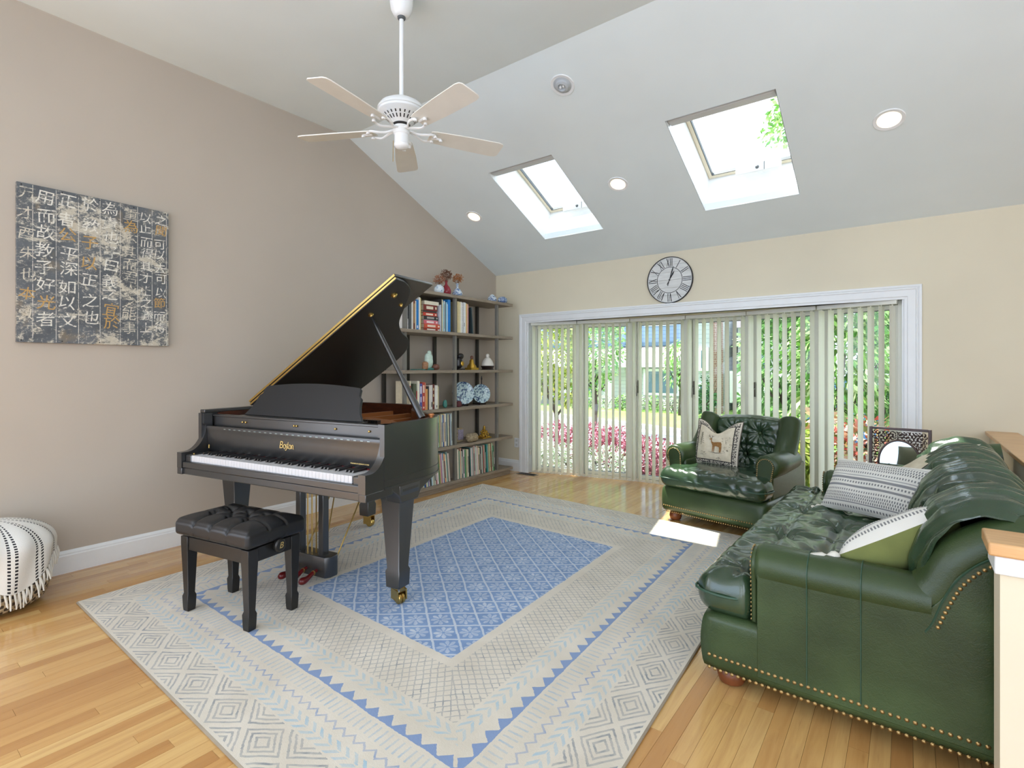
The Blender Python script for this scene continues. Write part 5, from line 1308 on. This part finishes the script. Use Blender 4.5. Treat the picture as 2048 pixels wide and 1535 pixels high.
deer = [[(-.10, .02), (.0, .0), (.18, .03), (.30, .04), (.35, -.04), (.34, -.16), (.26, -.20), (.12, -.16), (.0, -.18), (-.08, -.12)], [(-.10, .03), (-.02, .0), (-.08, -.10), (-.14, .0), (-.16, .12), (-.13, .15)], [(-.24, .13), (-.12, .10), (-.10, .17), (-.15, .20)],
    [(-.06, -.12), (.0, -.15), (-.02, -.42), (-.05, -.42)], [(.01, -.14), (.06, -.14), (.03, -.42), (.005, -.42)], [(.24, -.16), (.31, -.14), (.30, -.42), (.27, -.42)], [(.29, -.12), (.35, -.10), (.36, -.28), (.33, -.42), (.31, -.42), (.32, -.27)]]
decal(pd, fd, 'deer_motif', deer, m_deerb)
ant = []
for pts in ([(-.16, .18), (-.22, .28), (-.25, .38)], [(-.20, .25), (-.28, .30)], [(-.13, .18), (-.10, .28), (-.03, .34)], [(-.10, .27), (-.12, .36)]):
    for (x0, y0), (x1, y1) in zip(pts, pts[1:]):
        n = Vector((y1-y0, x0-x1)).normalized()*.009; ant.append([(x0-n.x, y0-n.y), (x0+n.x, y0+n.y), (x1+n.x, y1+n.y), (x1-n.x, y1-n.y)])
decal(pd, fd, 'antler_motif', ant, m_dg)
tree = [[(-.60, -.16), (-.575, -.16), (-.575, .42), (-.60, .42)]]
for k in range(6):
    y = .40-k*.09; w = .05+k*.026; tree += [[(-.587, y+.04), (-.587-w, y-.04), (-.587-w*.5, y-.02)], [(-.587, y+.04), (-.587+w*.5, y-.02), (-.587+w, y-.04)]]
decal(pd, fd, 'pine_motif', tree, m_dk)
rr = random.Random(5); tw = []
for cx_, cy_, n_, sc_ in ((.55, .12, 16, .20), (.62, -.25, 12, .16), (-.45, -.55, 9, .12), (.22, -.72, 9, .13), (.1, -.44, 0, 0)):
    for k in range(n_):
        a = rr.uniform(0, 6.28); r0 = rr.uniform(0, .5)*sc_; x0, y0 = cx_+rr.uniform(-1, 1)*sc_, cy_+rr.uniform(-.8, .8)*sc_; x1, y1 = x0+.08*math.cos(a), y0+.06*math.sin(a); n = Vector((y1-y0, x0-x1)).normalized()*.008
        tw.append([(x0-n.x, y0-n.y), (x0+n.x, y0+n.y), (x1, y1)])
tw.append([(-.25, -.43), (.1, -.47), (.5, -.43), (.1, -.445)])
decal(pd, fd, 'bramble_motif', tw, m_dg)
# striped lumbar cushion
def kilim(name, flip=False):
    M = Mat(name, (.8, .8, .75), .95); u, v, _ = M.xyz('UV')
    def dashes(lo, hi, per, duty, ph=0): return v.band(lo, hi)*(((u*per+ph).fr()) < duty)
    base = c8(224, 222, 214); dk = c8(96, 98, 102); c = M.mix(v.band(.555, .60).mx(v.band(.41, .45)).mx(v.band(.13, .15)), base, c8(140, 140, 142))
    d = None
    for lo, hi, per, duty, ph in ((.86, .90, 46, .5, 0), (.81, .85, 46, .5, .5), (.76, .80, 46, .5, 0), (.68, .715, 40, .45, 0), (.49, .525, 34, .5, 0), (.33, .365, 40, .45, 0), (.26, .30, 46, .5, 0), (.21, .25, 46, .5, .5), (.16, .2, 46, .5, 0), (.05, .085, 34, .5, 0)):
        q = dashes(lo, hi, per, duty, ph); d = q if d is None else d.mx(q)
    c = M.mix(d*.85, c, dk); c = M.mix(v.band(.63, .645).mx(v.band(.92, .93)), c, c8(160, 160, 160))
    cn = M.t.nodes.new('ShaderNodeCombineXYZ'); M.t.links.new(u.k, cn.inputs[0]); M.t.links.new(v.k, cn.inputs[1])
    return M.col(c).bump(M.noise(220, 2, vec=cn.outputs[0])+d, .4, .002).m
m_kil = kilim('woven_stripe'); m_kb = plain('cream_cotton', c8(214, 210, 200), .95, var=.04)
fl_ = pillow_fn(.55, .31, .13)
pl_ = pillow('lumbar_cushion', 'white and grey striped lumbar cushion with tassels in the middle of the sofa', fl_, m_kil, m_kb, axes((.80, -.58, .05), (-.50, -.70, .50), (-.14, 3.36, .615)))
def tassel(o, p, d, s=1):
    p = Vector(p); d = Vector(d).normalized(); q = d.to_track_quat('Z', 'Y').to_matrix().to_4x4(); M = Matrix.Translation(p) @ q
    b = MB().lathe([(.006*s, -.01*s), (.017*s, 0), (.020*s, .014*s), (.012*s, .030*s), (.011*s, .036*s), (.022*s, .048*s), (.027*s, .095*s), (.022*s, .10*s)], 18, M, rib=lambda a, z: 1+.06*math.sin(a*9))
    return fix_normals(b.build('tassel', m_kb, o, smooth=50))
tassel(pl_, fl_(1, -.55, 1), (.25, -.9, .3)); tassel(pl_, fl_(-1, -1, 1), (-.7, -.5, .1), .7)
# striped pillow with green back leaning by the near arm
m_olive = plain('olive_green_cotton', c8(112, 120, 66), .9, var=.08, scale=14)
f2 = pillow_fn(.40, .36, .19)
p2 = pillow('striped_cushion', 'striped cushion with olive green back propped against the near sofa arm', f2, m_kil, m_olive, axes((.78, .16, .48), (-.54, .48, .68), (-.01, 2.385, .60)))
tassel(p2, f2(-1, 1, 1), (-.7, .4, .1), .9); tassel(p2, f2(-1, -1, 1), (-.8, -.2, .1), .9)
f3 = pillow_fn(.42, .42, .13)
p3 = pillow('bordered_cushion', 'white cushion with dark patterned border behind the lumbar cushion', f3, m_deer, m_deer, axes((.55, -.72, .42), (-.62, .05, .78), (.06, 3.56, .695)))

# ------------------------------------------------------------------ carved mirror beyond the sofa
mr = thing('carved_mirror', 'dark carved fretwork mirror with an arched glass behind the sofa end', 'mirror', (-.225, 4.47, 0), RAD(-8))
m_carve = plain('dark_carved_wood', c8(52, 34, 30), .4, var=.25, scale=40)
m_mir = Mat('mirror_glass', (.55, .6, .56), .03, 1).m
MW, MH = .35, .845; tilt = T4((0, 0, 0), (RAD(-4), 0, 0))
b = MB().box(0, .018, -.012, .012, 0, MH, tilt).box(MW-.018, MW, -.012, .012, 0, MH, tilt).box(.018, MW-.018, -.012, .012, MH-.018, MH, tilt).box(.018, MW-.018, -.012, .012, 0, .02, tilt)
b.build('frame', m_carve, mr, bevel=.002)
ac = MH-.235; ar = .118
arch = [(MW/2-ar, .03)]+[(MW/2-ar*math.cos(a), ac+ar*1.25*math.sin(a)) for a in np.linspace(0, math.pi, 25)]+[(MW/2+ar, .03)]
Mxz3 = tilt @ Matrix(((1, 0, 0, 0), (0, 0, 1, 0), (0, 1, 0, 0), (0, 0, 0, 1)))
fix_normals(MB().prism(arch, -.002, .003, Mxz3).build('glass', m_mir, mr))
MB().tube([tuple(tilt @ Vector((x, -.003, z))) for x, z in arch+[arch[0]]], .007, 6).build('arch_bead', m_carve, mr, smooth=60)
b = MB(); rr = random.Random(7)
def inarch(x, z, m=0):
    if z < ac: return abs(x-MW/2) < ar+m
    return ((x-MW/2)/(ar+m))**2+((z-ac)/(ar*1.25+m))**2 < 1
z = .03
while z < MH-.02:
    x = .028+(.011 if int(z/.019) % 2 else 0)
    while x < MW-.022:
        if not inarch(x, z, .010):
            r = rr.uniform(.0085, .0125); a0 = rr.uniform(0, 6.28); pts = [tuple(tilt @ Vector((x+r*math.cos(a0+q)*(1-q*.05), rr.uniform(-.002, .002), z+r*math.sin(a0+q)*(1-q*.05)))) for q in np.linspace(0, 5.2, 9)]
            b.tube(pts, [.0032+.0016*math.sin(i) for i in range(9)], 5)
        x += .0215
    z += .0185
b.build('fretwork', m_carve, mr, kind='stuff')
# ------------------------------------------------------------------ garden and street
def grass():
    M = Mat('lawn', (.2, .4, .08), .9); f = M.noise(.6, 4); g = M.noise(30, 3)
    return M.col(M.ramp(f*.6+g*.4, [(.3, c8(100, 140, 58)), (.5, c8(127, 166, 75)), (.7, c8(158, 185, 100))])).bump(g, .5, .03).m
GZ = -.30
gr = MB().box(-70, 45, 5.75, 90, GZ-.3, GZ).build('ground_lawn', grass()); tag(gr, kind='structure')
bed = MB().prism([(-6.5, 5.72), (1.5, 5.72), (1.5, 7.3), (-2.4, 7.6), (-6.5, 8.4)], GZ, GZ+.06).build('garden_bed', plain('bark_mulch', c8(92, 72, 56), .95, var=.3, scale=20)); tag(bed, kind='structure')
dv = Vector((5.1, -2.05)).normalized(); nv = Vector((-dv.y, dv.x)); c0 = Vector((-6.6, 13.1))
def strip(name, a, b, z, m):
    P = [c0-dv*40+nv*a, c0+dv*26+nv*a, c0+dv*26+nv*b, c0-dv*40+nv*b]; return tag(fix_normals(MB().prism([(p.x, p.y) for p in P], GZ, z).build(name, m)), kind='structure')
strip('street', -4.0, -.12, GZ+.012, plain('asphalt', c8(156, 155, 156), .9, var=.06, scale=3)); strip('kerb', -.12, .08, GZ+.12, plain('kerb_stone', c8(172, 169, 164), .85, var=.05))
def leafmat(name, a, b, c):
    M = Mat(name, a, .6); oi = M.t.nodes.new('ShaderNodeNewGeometry'); r = X(M.t, oi.outputs['Random Per Island'])
    M.col(M.ramp(r, [(.1, a), (.5, b), (.9, c)])); M.b.inputs['Subsurface Weight'].default_value = 0; return M.m
lm_yel = leafmat('yellow_green_leaf', c8(108, 135, 36), c8(158, 176, 63), c8(193, 193, 99)); lm_grn = leafmat('green_leaf', c8(63, 117, 46), c8(99, 154, 70), c8(154, 193, 117))
lm_lt = leafmat('light_green_leaf', c8(82, 140, 54), c8(135, 180, 85), c8(194, 209, 153)); lm_red = leafmat('red_leaf', c8(126, 49, 75), c8(184, 93, 115), c8(211, 153, 162)); lm_wht = leafmat('white_blossom', c8(135, 162, 99), c8(212, 214, 207), c8(230, 227, 221))
lm_dk = leafmat('dark_green_leaf', c8(36, 75, 45), c8(54, 100, 58), c8(90, 135, 85)); lm_flw = leafmat('flowering_leaf', c8(85, 126, 54), c8(185, 67, 64), c8(212, 180, 153))
m_bark = plain('bark', c8(73, 62, 52), .9, var=.2)
def foliage(name, m, parent, blobs, n, size, seed, droop=.4, aspect=.45):
    r = np.random.RandomState(seed); tot = sum(b[3]*b[4]*b[5] for b in blobs); V = []; F = []
    for cx, cy, cz, rx, ry, rz in blobs:
        k = int(n*rx*ry*rz/tot); d = r.normal(size=(k, 3)); d /= np.linalg.norm(d, axis=1)[:, None]; rad = r.uniform(.35, 1, (k, 1))**.6
        P = np.array([cx, cy, cz])+d*rad*np.array([rx, ry, rz])
        a = d+r.normal(size=(k, 3))*.7; a[:, 2] -= droop; a /= np.linalg.norm(a, axis=1)[:, None]
        s = np.cross(a, r.normal(size=(k, 3))); s /= np.linalg.norm(s, axis=1)[:, None]; L = size*r.uniform(.6, 1.3, (k, 1)); w = L*aspect*.5
        Q = np.stack([P, P+a*L*.5+s*w, P+a*L, P+a*L*.5-s*w], 1).reshape(-1, 3); b0 = len(V)
        V.extend(map(tuple, Q)); F.extend([(b0+4*i, b0+4*i+1, b0+4*i+2, b0+4*i+3) for i in range(k)])
    me = bpy.data.meshes.new(name); me.from_pydata(V, [], F); me.materials.append(m); o = bpy.data.objects.new(name, me); COL.objects.link(o); o.parent = parent; o['kind'] = 'stuff'; return o
def tree(name, label, cat, x, y, m, blobs, n, size, seed, trunk=None, group=None, droop=.4, aspect=.45):
    t = thing(name, label, cat, (x, y, GZ), 0, group); foliage('foliage', m, t, blobs, n, size, seed, droop, aspect)
    b = MB(); r = random.Random(seed); h = trunk or .5
    if trunk:
        b.tube([(0, 0, 0), (.03, .02, h*.5), (.02, -.02, h), (0, 0, h*1.5)], [.05, .045, .035, .015], 8)
        for k in range(5):
            a = r.uniform(0, 6.28); q = h*r.uniform(.7, 1.1); b.tube([(0, 0, q), (.25*math.cos(a), .25*math.sin(a), q+.35), (.45*math.cos(a), .45*math.sin(a), q+.8)], [.025, .016, .006], 6)
    else:
        for k in range(6):
            a = k*1.05; b.tube([(0, 0, 0), (.12*math.cos(a), .12*math.sin(a), h*.5), (.3*math.cos(a), .3*math.sin(a), h)], [.012, .008, .004], 5)
    b.build('trunk' if trunk else 'stems', m_bark, t); return t
tree('ornamental_tree', 'yellow-green leafy tree outside the leftmost window panel', 'tree', -5.15, 8.1, lm_yel, [(0, 0, 1.9, .55, .5, .75), (.25, .1, 2.5, .4, .4, .5), (-.35, 0, 1.4, .35, .35, .4), (.35, -.1, 1.2, .3, .3, .35)], 5200, .085, 1, .9)
tree('street_tree', 'light green tree on the lawn outside the second window panel', 'tree', -6.05, 11.3, lm_lt, [(0, 0, 2.1, .75, .7, 1.0), (.3, 0, 3.0, .6, .6, .7), (-.2, 0, 1.3, .55, .5, .4)], 6000, .10, 2, 1.1)
tree('weeping_tree', 'small pale weeping tree in front of the neighbouring house', 'tree', -5.95, 16.9, lm_lt, [(0, 0, 2.0, .5, .5, .45), (.2, 0, 1.3, .3, .3, .5), (-.25, 0, 1.4, .25, .25, .5)], 1500, .14, 3, 1.3, droop=1.6, aspect=.25)
tree('garden_conifer', 'small dark conifer at the corner of the neighbouring house', 'tree', -5.2, 17.2, lm_dk, [(0, 0, .45, .3, .3, .45), (0, 0, .9, .16, .16, .4)], 900, .12, 4, .4)
for i, (x, y, sd, lab) in enumerate([(-1.45, 8.5, 5, 'large green tree with drooping leaves outside the fifth window panel'), (-.72, 7.9, 6, 'green leafy tree just left of the last window panel mullion'), (-.12, 8.9, 7, 'green leafy tree outside the rightmost window panel')]):
    tree('leafy_tree', lab, 'tree', x, y, lm_grn if i != 1 else lm_lt, [(0, 0, 1.7, .62, .5, .9), (.1, 0, 2.6, .6, .5, .7), (-.2, .1, 1.0, .45, .4, .35)], 4200, .13, sd, .9, 'green trees at the right of the window', droop=1.0, aspect=.34)
tree('tall_shade_tree', 'tall tree whose leafy branch shows through the larger skylight', 'tree', -1.45, 14.6, lm_lt, [(0, 0, 8.0, 1.4, 1.2, 1.0), (.8, .3, 7.3, 1.1, 1.0, .7), (-.9, 0, 7.5, .7, .7, .4)], 3200, .17, 8, 6.2)
tree('yellow_shrub', 'yellow-green broad-leaved shrub behind the armchair outside', 'shrub', -1.12, 6.75, lm_yel, [(0, 0, .5, .42, .35, .42), (.35, 0, .35, .3, .3, .3)], 1300, .16, 9, droop=.9, aspect=.34)
tree('flowering_shrub', 'red and pink flowering shrub outside the rightmost window panel', 'shrub', -.32, 6.7, lm_flw, [(0, 0, .6, .42, .35, .45), (.3, .1, .4, .3, .3, .3)], 1500, .10, 10)
tree('flowering_shrub', 'peach flowering shrub outside the fifth mullion', 'shrub', -.78, 7.1, leafmat('peach_blossom', c8(108, 144, 72), c8(209, 158, 126), c8(221, 203, 185)), [(0, 0, .7, .25, .25, .4)], 500, .10, 16)
for i, (x, y, h, lab) in enumerate([(-4.75, 7.5, .62, 'red-leaved shrub outside the leftmost window panel'), (-4.0, 7.35, .66, 'red-leaved shrub left of the second window mullion outside'), (-3.45, 7.15, .68, 'red-leaved shrub outside the second window panel'), (-2.85, 6.9, .60, 'red-leaved shrub outside the third window panel')]):
    tree('red_shrub', lab, 'shrub', x, y, lm_red, [(0, 0, h*.55, .42, .34, h*.5), (.3, 0, h*.4, .3, .3, h*.4)], 2600, .055, 20+i, None, 'red-leaved shrubs under the window', droop=.2)
for i, (x, y, lab) in enumerate([(-4.15, 6.25, 'white blossoming bush low outside the leftmost window panel'), (-3.65, 6.2, 'white blossoming bush beside the first window mullion outside'), (-3.15, 6.2, 'white blossoming bush low outside the second window panel'), (-4.6, 6.4, 'white blossoming bush at the far left outside the window')]):
    tree('white_bush', lab, 'shrub', x, y, lm_wht, [(0, 0, .28, .34, .26, .25), (.2, .05, .2, .22, .2, .2)], 1800, .045, 30+i, None, 'white bushes under the window', droop=0)
for i in range(6):
    tree('foundation_bush', 'low clipped bush at the neighbouring house wall, %s from the left' % ORD[i], 'shrub', -9.6+i*.62, 17.7, [lm_lt, lm_wht][i % 2], [(0, 0, .3, .3, .28, .28)], 420, .07, 40+i, None, 'bushes along the neighbouring house')
# neighbouring house
def siding(name, a, b, per=.15):
    M = Mat(name, a, .7); x, y, z = M.xyz(); f = (z/per).fr(); M.col(M.mix(f < .12, a, b)); return M.bump(f, .6, .01).m
m_sb = siding('blue_lap_siding', c8(112, 136, 164), c8(84, 106, 136)); m_sg = siding('grey_lap_siding', c8(164, 169, 171), c8(136, 142, 147)); m_sw = siding('white_lap_siding', c8(185, 185, 184), c8(160, 161, 163))
m_navy = plain('navy_fascia', c8(68, 96, 118), .6, var=.04); m_shg = plain('pinkish_shingle', c8(177, 164, 161), .85, var=.06, scale=6); m_dkgl = Mat('dark_window_glass', c8(83, 112, 124), .08).m
m_brick_far = Mat('far_brick', c8(120, 88, 78), .9); x_, y_, z_ = m_brick_far.xyz(); m_brick_far.col(m_brick_far.mix((((z_/.075).fr()) < .14).mx(((((x_+y_)/.22)+((z_/.075).m('FLOOR'))*.5).fr()) < .06), c8(120, 86, 78), c8(156, 145, 137))); m_brick_far = m_brick_far.m
hs = thing('neighbour_house', 'pale two-storey house with blue siding across the street', 'house', (0, 0, GZ))
MB().box(-14, -5.9, 19, 26, 0, 1.85).build('ground_floor_wall', m_sw, hs); MB().box(-14, -5.9, 19.7, 26, 1.85, 7).build('upper_wall', m_sb, hs)
fix_normals(MB().prism([(18.2, 1.72), (19.75, 2.42), (19.75, 2.32), (18.2, 1.64)], -14.2, -5.8, Mx).build('porch_roof', m_shg, hs))
MB().box(-14.2, -5.8, 19.62, 19.72, 2.42, 2.56).build('band_board', m_navy, hs); MB().box(-14.2, -5.8, 18.18, 18.24, 1.58, 1.74).build('gutter', m_white, hs)
def hwin(x0, x1, y, z0, z1, par):
    f = MB().box(x0-.1, x1+.1, y-.08, y, z0-.1, z1+.1).build('window', m_white, par); MB().box(x0, x1, y-.095, y-.081, z0, z1).build('pane', m_dkgl, f)
hwin(-7.95, -6.75, 19, .62, 1.42, hs); hwin(-10.5, -10.0, 19, .35, 1.5, hs); hwin(-10.6, -9.8, 19.7, 2.85, 3.7, hs); hwin(-12.4, -11.6, 19, .6, 1.4, hs); hwin(-8.2, -7.2, 19.7, 3.3, 4.4, hs)
MB().box(-14, -5.9, 18.9, 19.0, 0, .3).build('foundation', plain('foundation_grey', c8(120, 120, 120), .9, var=.05), hs)
for x in (-9.2, -6.1): MB().box(x, x+.14, 18.25, 18.39, 0, 1.66).build('porch_post', m_white, hs)
wg = thing('gabled_wing', 'grey-sided gabled wing with brick chimney beside the blue house', 'house', (0, 0, GZ))
MB().box(-5.76, -5.22, 18.2, 25, 0, 3.4).build('wall', m_sg, wg); fix_normals(MB().prism([(18.0, 3.4), (21.6, 5.6), (25.2, 3.4)], -5.78, -5.15, Mx).build('gable_roof', m_shg, wg))
hwin(-5.62, -5.48, 18.2, 1.55, 2.15, wg); hwin(-5.66, -5.54, 18.2, .55, .95, wg)
MB().box(-5.2, -5.0, 18.0, 18.5, 0, 6).build('chimney', m_brick_far, wg)
h3 = thing('white_garage', 'white building and fence right of the brick chimney', 'house', (0, 0, GZ))
MB().box(-4.9, -2.6, 20, 26, 0, 3.0).build('wall', m_sw, h3); fix_normals(MB().prism([(19.8, 3.0), (23, 5.0), (26.2, 3.0)], -5.0, -2.4, Mx).build('roof', m_shg, h3)); hwin(-4.35, -3.95, 20, 1.5, 2.1, h3)
MB().box(-4.9, -2.6, 18.9, 18.98, .35, 1.45).build('fence', m_white, h3)
h4 = thing('white_cottage', 'white house with dark window glimpsed at the right end of the window', 'house', (0, 0, GZ))
MB().box(-.6, 6, 15, 20, 0, 3.6).build('wall', m_sw, h4); fix_normals(MB().prism([(14.7, 3.6), (17.5, 5.8), (20.3, 3.6)], -.9, 6.2, Mx).build('roof', m_shg, h4)); hwin(-.25, .15, 15, .5, 1.3, h4)
# parked car
m_car = plain('blue_car_paint', c8(67, 112, 156), .2, .2, var=.02); m_tyre = plain('tyre_rubber', c8(28, 30, 33), .8, var=.05)
car = thing('parked_car', 'light blue car parked in the street behind the trees', 'car', (.35, 10.9, GZ+.012), math.atan2(dv.y, dv.x))
body = [(-2.1, .28), (-2.1, .72), (-1.95, .82), (-1.35, .90), (1.2, .90), (1.95, .80), (2.15, .62), (2.15, .28)]; cab = [(-1.6, .90), (-1.1, 1.38), (.35, 1.40), (1.05, .90)]
Mcar = Matrix(((1, 0, 0, 0), (0, 0, 1, 0), (0, 1, 0, 0), (0, 0, 0, 1)))
fix_normals(MB().prism(body, -.85, .85, Mcar).build('body', m_car, car, bevel=.06)); fix_normals(MB().prism(cab, -.72, .72, Mcar).build('cabin', m_car, car, bevel=.05))
gl_ = [(-1.42, .94), (-1.05, 1.30), (-.32, 1.32), (-.32, .94)]; g2_ = [(-.26, .94), (-.26, 1.32), (.30, 1.32), (.85, .94)]
for p in (gl_, g2_):
    for y0 in (-.735, .715): fix_normals(MB().prism(p, y0, y0+.02, Mcar).build('side_window', m_dkgl, car))
for x in (-1.35, 1.35):
    for y0 in (-.86, .66): w_ = MB().lathe([(.2, 0), (.31, .01), (.32, .1), (.31, .2), (.2, .2)], 22, T4((x, y0+.2, .32), (RAD(90), 0, 0))).build('wheel', m_tyre, car, smooth=40)
